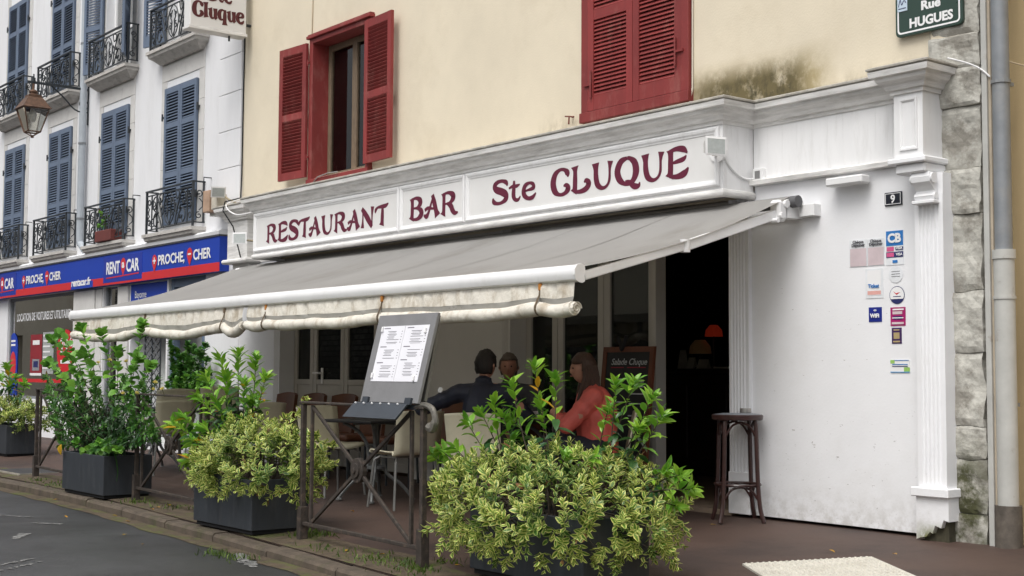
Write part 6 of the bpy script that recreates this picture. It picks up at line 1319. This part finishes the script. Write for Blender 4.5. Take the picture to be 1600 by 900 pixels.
# bar stool with ashtray
BENT = mat('bentwood_dark_red', (.034, .011, .009), .4, .35, 14, .0005, 60, coat=.2)
sx_, sy_ = -6.90, -.24
st = thing('bar_stool', 'tall dark red bentwood bar stool with grey seat beside the doorway', 'stool', (sx_, sy_, gz(sy_))); z0 = gz(sy_)
b = MB(); b.lathe([(.182, .755), (.191, .762), (.193, .79), (.185, .798)], (sx_, sy_, z0), 28); b.build('seat_rim', BENT, st, smooth=True)
b = MB(); b.lathe([(.182, .798), (.12, .806), (.02, .809)], (sx_, sy_, z0), 28); b.build('seat_pad', mat('grey_seat_pad', (.20, .22, .245), .5, .1, 8), st, smooth=True)
legs = []
for k in range(4):
    a = R_(8)+k*PI/2; c, s = math.cos(a), math.sin(a); legs.append((c, s)); b = MB(); b.tube([(sx_+c*r, sy_+s*r, z0+z) for r, z in crv([(.155, .76), (.165, .70), (.172, .5), (.182, .26), (.20, .10), (.232, .0)], 4)], .0165, 8); b.build('leg', BENT, st, smooth=True)
b = MB(); rr = .168; b.tube([(sx_+rr*math.cos(a), sy_+rr*math.sin(a), z0+.275) for a in [2*PI*i/28 for i in range(29)]], .011, 6, cap=False); b.build('foot_ring', BENT, st, smooth=True)
for k in range(4):
    for (rt1, zt1, hh, rl2) in ((.155, .742, .12, .168), (.168, .262, .10, .184)):
        for sgn in (-1, 1):
            a0 = R_(8)+k*PI/2; a1 = a0+sgn*PI/4; b = MB(); P0 = Vector((sx_+rl2*math.cos(a0), sy_+rl2*math.sin(a0), z0+zt1-hh)); P2 = Vector((sx_+rt1*.78*math.cos(a1), sy_+rt1*.78*math.sin(a1), z0+zt1)); P1 = (P0+P2)/2+Vector((math.cos(a0)*.01, math.sin(a0)*.01, .03)); b.tube(crv([tuple(P0), tuple(P1), tuple(P2)], 4), .0095, 6); b.build('arch_brace', BENT, st)
at_ = thing('ashtray', 'small steel ashtray on the bar stool seat', 'ashtray', (sx_+.03, sy_+.06, z0+.808)); b = MB(); b.lathe([(.040, 0), (.044, .01), (.042, .036), (.038, .036), (.038, .008), (.0, .006)], (sx_+.03, sy_+.06, z0+.807), 18, cap=False); b.build('bowl', mat('brushed_steel', (.45, .43, .40), .3, .15, metal=.8), at_, smooth=True)

# chalkboard easel in front of the glazing
ce = thing('chalkboard_easel', 'wood framed chalkboard with white handwriting beside the open door', 'chalkboard', (-8.17, -.2, 0))
WOODR = mat('reddish_wood', (.12, .035, .015), .5, .25, 12, stretch=(3, 3, .6)); CHALKB = mat('blackboard', (.014, .015, .017), .7, .3, 8); CHALK = mat('chalk', (.45, .47, .48), .9, .1); CHALKR = mat('chalk_red', (.30, .03, .05), .9)
yb_, yt_ = -.30, -.16
def ey(z): return yb_+(yt_-yb_)*(z/1.32)
def epl(x0, x1, z0, z1, o, mm, nme, th=.012):
    b = MB(); b.add([(x0, ey(z0)-o, z0), (x1, ey(z0)-o, z0), (x1, ey(z1)-o, z1), (x0, ey(z1)-o, z1), (x0, ey(z0)-o+th, z0), (x1, ey(z0)-o+th, z0), (x1, ey(z1)-o+th, z1), (x0, ey(z1)-o+th, z1)], [(0,3,2,1),(4,5,6,7),(0,1,5,4),(1,2,6,5),(2,3,7,6),(3,0,4,7)]); return b.build(nme, mm, ce)
ex0, ex1 = -8.47, -7.86
epl(ex0+.04, ex1-.04, .34, 1.28, .0, CHALKB, 'slate')
for a, c in ((ex0, ex0+.045), (ex1-.045, ex1)): epl(a, c, -.0, 1.315, .008, WOODR, 'frame_stile', .03)
epl(ex0+.045, ex1-.045, 1.27, 1.315, .007, WOODR, 'frame_rail', .028); epl(ex0+.045, ex1-.045, .30, .345, .007, WOODR, 'frame_rail', .028)
def chalk(s, u, z, size, mm=CHALK, sh=.25, bold=0.): 
    text_mesh(s, size, Matrix.Translation((ex0+.045+(ex1-ex0-.09)*u, ey(z)-.0035, z)) @ Matrix.Rotation(PI/2-math.atan((yt_-yb_)/1.32), 4, 'X'), mm, ce, name='chalk_writing', shear=sh, bold=bold)
chalk('Salade Cluque', .12, 1.165, .075, bold=.0005)
for u0, u1 in ((.12, .42), (.5, .92)): epl(ex0+.045+.52*u0, ex0+.045+.52*u1, 1.138, 1.146, .0025, CHALKR, 'chalk_underline', .002)
for u0, u1, z in ((.2, .45, 1.04), (.58, .9, 1.02), (.6, .92, .98), (.25, .38, .95), (.6, .95, .92), (.3, .5, .85), (.6, .9, .84), (.2, .5, .76), (.6, .85, .74)): epl(ex0+.045+.52*u0, ex0+.045+.52*u1, z, z+.010, .0025, CHALK, 'chalk_line', .002)
b = MB(); b.tube(crv([(-8.30, -.16, 1.40), (-8.26, -.17, 1.34), (-8.24, -.175, 1.29), (-8.21, -.17, 1.34), (-8.19, -.165, 1.41)], 4), .016, 6); b.build('black_clip', DARK, ce)

# ------------------------------------------------------------------ inside the bar: counter, lamps, leaflets
bc = thing('bar_counter', 'dark wooden bar counter inside the open doorway', 'bar counter', (-9.5, 2.7, 0)); CW = mat('counter_wood', (.030, .015, .010), .45, .3, 6)
b = MB(); b.box(-11.2, -8.3, 2.5, 3.0, .03, 1.10); b.build('body', CW, bc); b = MB(); b.cbox(-11.3, -8.2, 2.42, 3.05, 1.10, 1.15, .01); b.build('counter_top', CW, bc)
for i in range(5): b = MB(); b.cbox(-11.1+.56*i, -10.62+.56*i, 2.48, 2.50, .2, .98, .006); b.build('front_panel', CW, bc)
def tablelamp(label, x, y, z, col, s, r, h):
    t = thing('table_lamp', label, 'lamp', (x, y, z)); b = MB(); b.lathe([(.06, 0), (.06, .015), (.012, .03), (.012, h)], (x, y, z), 12); b.build('stand', CW, t, smooth=True)
    b = MB(); b.lathe([(r, h-.02), (r*.9, h+r*.5), (r*.45, h+r*1.05)], (x, y, z), 18); b.build('shade', emis('lit_shade_'+label[:5], col, s), t, smooth=True)
    return t
tablelamp('red lit lamp shade on the bar counter', -9.78, 2.6, 1.15, (.60, .045, .015), .06, .095, .36)
tablelamp('dim amber lamp shade beside the red lamp', -9.93, 2.55, 1.15, (.4, .22, .09), .010, .12, .18)
for k, (x, w, h, l) in enumerate(((-10.18, .09, .2, 'upright leaflet rack on the bar counter'), (-10.05, .10, .12, 'white folded card on the bar counter'), (-9.90, .14, .1, 'small white card below the lamps on the counter'))):
    o = thing('leaflet', l, 'leaflet', (x, 2.5, 1.15)); b = MB(); b.add([(x, 2.46, 1.15), (x+w, 2.46, 1.15), (x+w, 2.50, 1.15+h), (x, 2.50, 1.15+h), (x, 2.54, 1.15), (x+w, 2.54, 1.15)], [(0, 1, 2, 3), (3, 2, 5, 4)]); b.build('card', mat('card_cream', (.55, .5, .42), .7), o)
bb = thing('open_book', 'open guest book lying on the bar counter', 'book', (-9.5, 2.6, 1.15)); b = MB(); b.cbox(-9.68, -9.50, 2.48, 2.70, 1.152, 1.17, .004); b.build('page_block', mat('card_cream', (.55, .5, .42)), bb); b = MB(); b.cbox(-9.495, -9.32, 2.48, 2.70, 1.152, 1.168, .004); b.build('page_block', mat('card_cream', (.55, .5, .42)), bb)
hk = thing('brass_lamp', 'small lit brass lamp hanging just inside the open doorway', 'lamp', PY(.5, 1087, 381)); p = PY(.5, 1087, 379); b = MB(); b.tube([p, (p.x, p.y, 2.62)], .004, 5); b.lathe([(.012, .02), (.02, .0), (.035, -.015)], p, 10); b.build('stem', mat('brass', (.5, .3, .08), .35, .1, metal=.8), hk); b = MB(); b.lathe([(.004, -.03), (.016, -.022), (.014, -.012)], p, 10); b.build('bulb', emis('warm_bulb', (1, .8, .45), 1.4), hk)

# ------------------------------------------------------------------ people
SKIN = mat('skin', (.48, .25, .17), .5, .05, 20); SKIN2 = mat('tanned_skin', (.36, .17, .11), .5, .05, 20)
def head_mesh(mb, c, f, s=1., tilt=0.):
    """head: skull, jaw, nose, brow, ears; faces f"""
    f = Vector((f[0], f[1], 0)).normalized(); R3 = Matrix((Vector((f.y, -f.x, 0)), f, Vector((0, 0, 1)))).transposed() @ Matrix.Rotation(tilt, 3, 'X')
    nu, nv = 28, 20; o = len(mb.v)
    for j in range(nv+1):
        th = PI*j/nv
        for i in range(nu):
            ph = 2*PI*i/nu; x, y, z = math.sin(th)*math.cos(ph), math.sin(th)*math.sin(ph), math.cos(th)
            px, py, pz = x*.074, y*.093, z*.115
            if z < 0: px *= 1+.28*z; py *= 1+.16*z*(1 if y > 0 else 1.6)
            if y > 0: py += .010*math.exp(-((z+.75)/.2)**2)*y              # chin
            g = lambda cz, cx, wz, wx: math.exp(-((z-cz)/wz)**2-((x-cx)/wx)**2) if y > 0 else 0
            py += .024*g(-.22, 0, .16, .17)+.010*g(.02, 0, .2, .13)+.006*g(.22, 0, .12, .5)+.008*g(-.52, 0, .07, .25)
            py -= .012*g(.06, .36, .10, .18)+.012*g(.06, -.36, .10, .18)+.006*g(-.64, 0, .05, .3)
            mb.v.append(Vector(c)+R3 @ (Vector((px, py, pz))*s))
    for j in range(nv):
        for i in range(nu): a = o+j*nu+i; b_ = o+j*nu+(i+1) % nu; mb.f.append((a, b_, b_+nu, a+nu)); mb.m.append(mb.cur)
    for sx in (-1, 1):
        e = Vector(c)+R3 @ (Vector((sx*.074, -.012, -.008))*s); d_ = R3 @ Vector((sx*.012, -.012, 0))
        mb.tube([e-R3 @ Vector((0, 0, .03))*s, e+d_, e+R3 @ Vector((0, 0, .032))*s], [.006*s, .012*s, .009*s], 6)
    return R3
def ball(mb, c, r):
    bm = bmesh.new(); bmesh.ops.create_icosphere(bm, subdivisions=2, radius=1)
    r = r if isinstance(r, (tuple, list)) else (r, r, r)
    for v in bm.verts: v.co = Vector((v.co.x*r[0], v.co.y*r[1], v.co.z*r[2]))+Vector(c)
    mb.addbm(bm); bm.free()
def limb(mb, pts, rad, n=10):
    pts = [tuple(p) for p in pts]; pr = crv([(*p, r) for p, r in zip(pts, rad)], 5); mb.tube([p[:3] for p in pr], [p[3] for p in pr], n)
    ball(mb, pts[0], rad[0]); ball(mb, pts[-1], rad[-1])
def hand(mb, w, d, palm_n, curl=.5, s=1., side=1):
    """palm and five separate bent fingers from wrist w pointing along d"""
    w = Vector(w); d = Vector(d).normalized(); n = Vector(palm_n); n = (n-d*n.dot(d)).normalized(); u = d.cross(n)*side
    P = lambda a, b_, c: w+(d*a+u*b_+n*c)*s
    mb.tube([P(0, 0, 0), P(.04, 0, 0), P(.085, 0, 0)], [.026*s, .034*s, .032*s], 8)
    for k, (off, ln) in enumerate(((-.030, .070), (-.010, .080), (.010, .076), (.029, .060))):
        a = P(.08, off, 0); pts = [a]; ang = 0
        for seg in (.45, .33, .24): ang += curl*.8; pts.append(pts[-1]+(d*math.cos(ang)+n*math.sin(ang))*ln*seg*s)
        mb.tube(pts, [.0095*s, .009*s, .008*s, .0065*s], 6)
    a = P(.025, -.030, .004); mb.tube([a, a+(d*.028-u*.022+n*.012)*s, a+(d*.055-u*.026+n*.025)*s], [.012*s, .0105*s, .008*s], 6)
def solid(mb, name, mt, parent, vox=.010, smooth=4):
    o = mb.build(name, mt, parent, recalc=True); r = o.modifiers.new('remesh', 'REMESH'); r.mode = 'VOXEL'; r.voxel_size = vox; r.use_smooth_shade = True
    s = o.modifiers.new('smooth', 'SMOOTH'); s.iterations = smooth; s.factor = .5; return o
def person(label, J, f, headc, hf, skin, top_m, leg_m, shoe_m, bare=None, tilt=0., top_puff=1., sh=(0, 0, 0)):
    V3 = {k: Vector(v)+(Vector(sh) if not k.startswith('pn') else Vector()) for k, v in J.items()}; headc = tuple(Vector(headc)+Vector(sh)); t = thing('person', label, 'person', (V3['pel'].x, V3['pel'].y, gz(V3['pel'].y)))
    fv = Vector((f[0], f[1], 0)).normalized()
    b = MB(); limb(b, [V3['pel'], V3['chest'], V3['neck'], Vector(headc)-Vector((0, 0, .05))], [.12, .125, .052, .052])
    R3 = head_mesh(b, headc, hf, 1., tilt)
    for s in 'LR':
        limb(b, [V3['chest'].lerp(V3['neck'], .7), V3['sh'+s], V3['el'+s], V3['ha'+s]], [.06, .058, .042, .028]); d = (V3['ha'+s]-V3['el'+s]); hand(b, V3['ha'+s], d, V3.get('pn'+s, Vector((0, 0, -1))), .55, 1, 1 if s == 'L' else -1)
        limb(b, [V3['hip'+s], V3['kn'+s], V3['an'+s]], [.085, .056, .036]); limb(b, [V3['an'+s], V3['to'+s]], [.036, .026])
    body = solid(b, 'body', skin, t, .0075, 3)
    b = MB(); p = top_puff; lift = Vector((0, 0, .0))
    limb(b, [V3['pel']+Vector((0, 0, -.02)), V3['pel'].lerp(V3['chest'], .5), V3['chest'], V3['chest'].lerp(V3['neck'], .75), V3['neck']+Vector((0, 0, .0))], [.150*p, .152*p, .162*p, .115*p, .066])
    limb(b, [V3['shL'], V3['chest'].lerp(V3['neck'], .55), V3['shR']], [.075*p, .10*p, .075*p])
    for s in 'LR':
        cuff = V3['el'+s].lerp(V3['ha'+s], .9); n_ = 7; pts, rad = [], []
        for k in range(n_+1): q = k/n_; pts.append(V3['sh'+s].lerp(V3['el'+s], q)); rad.append((.076-.016*q+.006*math.sin(k*2.6))*p)
        for k in range(1, n_+1): q = k/n_; pts.append(V3['el'+s].lerp(cuff, q)); rad.append((.060-.018*q+.005*math.sin(k*2.6))*p)
        b.tube(pts, rad, 10); ball(b, V3['sh'+s], .078*p); ball(b, V3['el'+s], .06*p)
    b.tube([V3['neck']+Vector((0, 0, -.03)), V3['neck']+Vector((0, 0, .035))], [.075, .066], 12)
    solid(b, 'jacket', top_m, t, .010, 3)
    b = MB(); limb(b, [V3['hipL'], V3['pel'], V3['hipR']], [.115, .14, .115])
    for s in 'LR':
        if bare and s in bare: limb(b, [V3['hip'+s], V3['hip'+s].lerp(V3['kn'+s], .92)], [.105, .078])
        else: limb(b, [V3['hip'+s], V3['kn'+s], V3['an'+s]+Vector((0, 0, .03))], [.105, .074, .052])
    solid(b, 'trousers', leg_m, t, .011, 4)
    for s in 'LR':
        b = MB(); d = (V3['to'+s]-V3['an'+s]).normalized(); limb(b, [V3['an'+s]-d*.03+Vector((0, 0, -.015)), V3['to'+s]+Vector((0, 0, -.012))], [.040, .034]); solid(b, 'shoe', shoe_m, t, .010, 2)
    for sx in (-1, 1):
        e = Vector(headc)+R3 @ Vector((sx*.028, .083, .006)); b = MB(); ball(b, e, .0070); b.build('eye', mat('eye_dark', (.02, .015, .012), .2), t, smooth=True)
    e = Vector(headc)+R3 @ Vector((0, .0905, -.056)); b = MB(); ball(b, e, (.02, .006, .005)); b.build('lips', mat('lips', (.30, .09, .075), .5), t, smooth=True)
    return t, R3
def hair_cap(t, c, R3, mt, rear=1.0, thick=.016, fringe=.38):
    b = MB(); bm = bmesh.new(); bmesh.ops.create_uvsphere(bm, u_segments=28, v_segments=20, radius=1)
    for v in bm.verts:
        q = v.co.copy(); n_ = noise.noise(q*5)*.008+noise.noise(q*14)*.005; v.co = Vector((q.x*(.074+thick+n_), q.y*(.093+thick+n_)-.004, q.z*(.115+thick+n_)+.004))
    dele = [v for v in bm.verts if (v.co.y > .03 and v.co.z < fringe*.115+.01) or (v.co.z < -.02 and v.co.y > -.02) or v.co.z < -.085*rear]
    bmesh.ops.delete(bm, geom=dele, context='VERTS')
    for v in bm.verts: v.co = Vector(c)+R3 @ v.co
    b.addbm(bm); bm.free(); o = b.build('hair', mt, t, smooth=True); so = o.modifiers.new('t', 'SOLIDIFY'); so.thickness = .018; so.offset = -1; return o
HAIRD = mat('dark_hair', (.014, .010, .008), .55, .5, 60, .004, 120, stretch=(1, 1, .3)); HAIRB = mat('brown_hair', (.055, .026, .014), .5, .5, 50, .004, 120, stretch=(4, 4, .3)); HAIRG = mat('grey_brown_hair', (.10, .075, .055), .6, .4, 60, .004, 120)
NAVYJ = mat('navy_jacket', (.010, .013, .028), .6, .25, 14, .004, 22); CORAL = mat('coral_puffer', (.60, .11, .085), .55, .15, 10, .006, 16); JEANS = mat('dark_jeans', (.012, .014, .024), .8, .3, 40); GREYS = mat('grey_sweater', (.05, .05, .055), .8, .2)
SHORTS = mat('khaki_shorts', (.05, .045, .04), .8, .2); REDSH = mat('red_sandal', (.22, .015, .015), .6); BLKSH = mat('black_shoe', (.012, .012, .012), .5)
mh = (-8.66, -1.17, 1.155)
m_, R3 = person('person in a navy quilted jacket seated with back turned, arm over the next chair', dict(pel=(-8.61,-1.22,.50), chest=(-8.62,-1.24,.80), neck=(-8.63,-1.22,1.015), shL=(-8.775,-1.345,.93), shR=(-8.475,-1.12,.93), elL=(-9.10,-1.50,.79), haL=(-9.06,-1.33,.88), pnL=(0,0,-1), elR=(-8.40,-.95,.74), haR=(-8.56,-.78,.735), hipL=(-8.70,-1.28,.49), hipR=(-8.54,-1.16,.49), knL=(-8.95,-.92,.48), anL=(-8.96,-.90,.06), toL=(-9.05,-.76,.02), knR=(-8.84,-.88,.57), anR=(-9.19,-1.13,.49), toR=(-9.27,-1.27,.44)), (-.6, .8), mh, (-.35, .93), SKIN, NAVYJ, SHORTS, REDSH, bare='LR', sh=(-.055, -.065, 0))
mh = tuple(Vector(mh)+Vector((-.055, -.065, 0)))
hair_cap(m_, mh, R3, HAIRD, 1.0, .014)
b = MB(); q = Vector((-8.915, -1.49, .93)); b.tube([q+Vector((-.0, -.055, .02)), q+Vector((.004, -.066, .022))], .022, 14); b.build('shoulder_badge', PRINTW, m_)
wh = (-8.02, -.80, 1.125)
w_, R3 = person('person with long brown hair in a coral puffer jacket, hands clasped, facing the table', dict(pel=(-7.92,-.72,.50), chest=(-7.94,-.74,.79), neck=(-7.97,-.765,.985), shL=(-7.835,-.86,.90), shR=(-8.08,-.66,.90), elL=(-7.94,-1.04,.68), haL=(-8.10,-1.00,.755), pnL=(-.75,.66,0), elR=(-8.20,-.76,.68), haR=(-8.17,-.90,.755), pnR=(.75,-.66,0), hipL=(-7.86,-.79,.49), hipR=(-7.98,-.66,.49), knL=(-8.14,-1.08,.50), anL=(-8.15,-1.08,.06), toL=(-8.25,-1.20,.02), knR=(-8.25,-.96,.50), anR=(-8.27,-.96,.06), toR=(-8.37,-1.08,.02)), (-.66, -.75), wh, (-.56, -.83), SKIN, CORAL, JEANS, BLKSH, top_puff=1.08)
hair_cap(w_, wh, R3, HAIRB, 1.25, .018, .30)
b = MB(); rh = random.Random(2)
for k in range(26):
    a = R_(-205)+R_(230)*k/25; st0 = Vector((.082*math.cos(a), .090*math.sin(a)-.01, .03)); 
    if st0.y > .012: continue
    e_ = Vector((st0.x*1.25+rh.uniform(-.02, .02), st0.y*.95+(.05 if abs(st0.x) > .06 else -.035)+rh.uniform(-.02, .02), -.27+rh.uniform(-.06, .04)))
    b.tube([Vector(wh)+R3 @ p for p in (st0, st0*1.12+Vector((0, -.005, -.10)), st0.lerp(e_, .65)+Vector((rh.uniform(-.02, .02), 0, -.03)), e_)], [.017, .020, .017, .004], 6)
b.build('long_hair', HAIRB, w_, smooth=True)
oh = (-9.35, -.50, 1.145)
o_, R3 = person('person with short greying hair facing the street, half hidden behind the navy jacket', dict(pel=(-9.42,-.42,.50), chest=(-9.42,-.42,.80), neck=(-9.38,-.46,1.005), shL=(-9.27,-.30,.92), shR=(-9.53,-.57,.92), elL=(-9.12,-.36,.74), haL=(-9.0,-.50,.735), elR=(-9.45,-.74,.72), haR=(-9.25,-.78,.70), hipL=(-9.36,-.36,.49), hipR=(-9.48,-.48,.49), knL=(-9.08,-.66,.49), anL=(-9.08,-.68,.06), toL=(-8.98,-.78,.02), knR=(-9.2,-.80,.49), anR=(-9.2,-.82,.06), toR=(-9.1,-.92,.02)), (.7, -.7), oh, (.75, -.66), SKIN2, GREYS, JEANS, BLKSH)
hair_cap(o_, oh, R3, HAIRG, 1.0, .012)
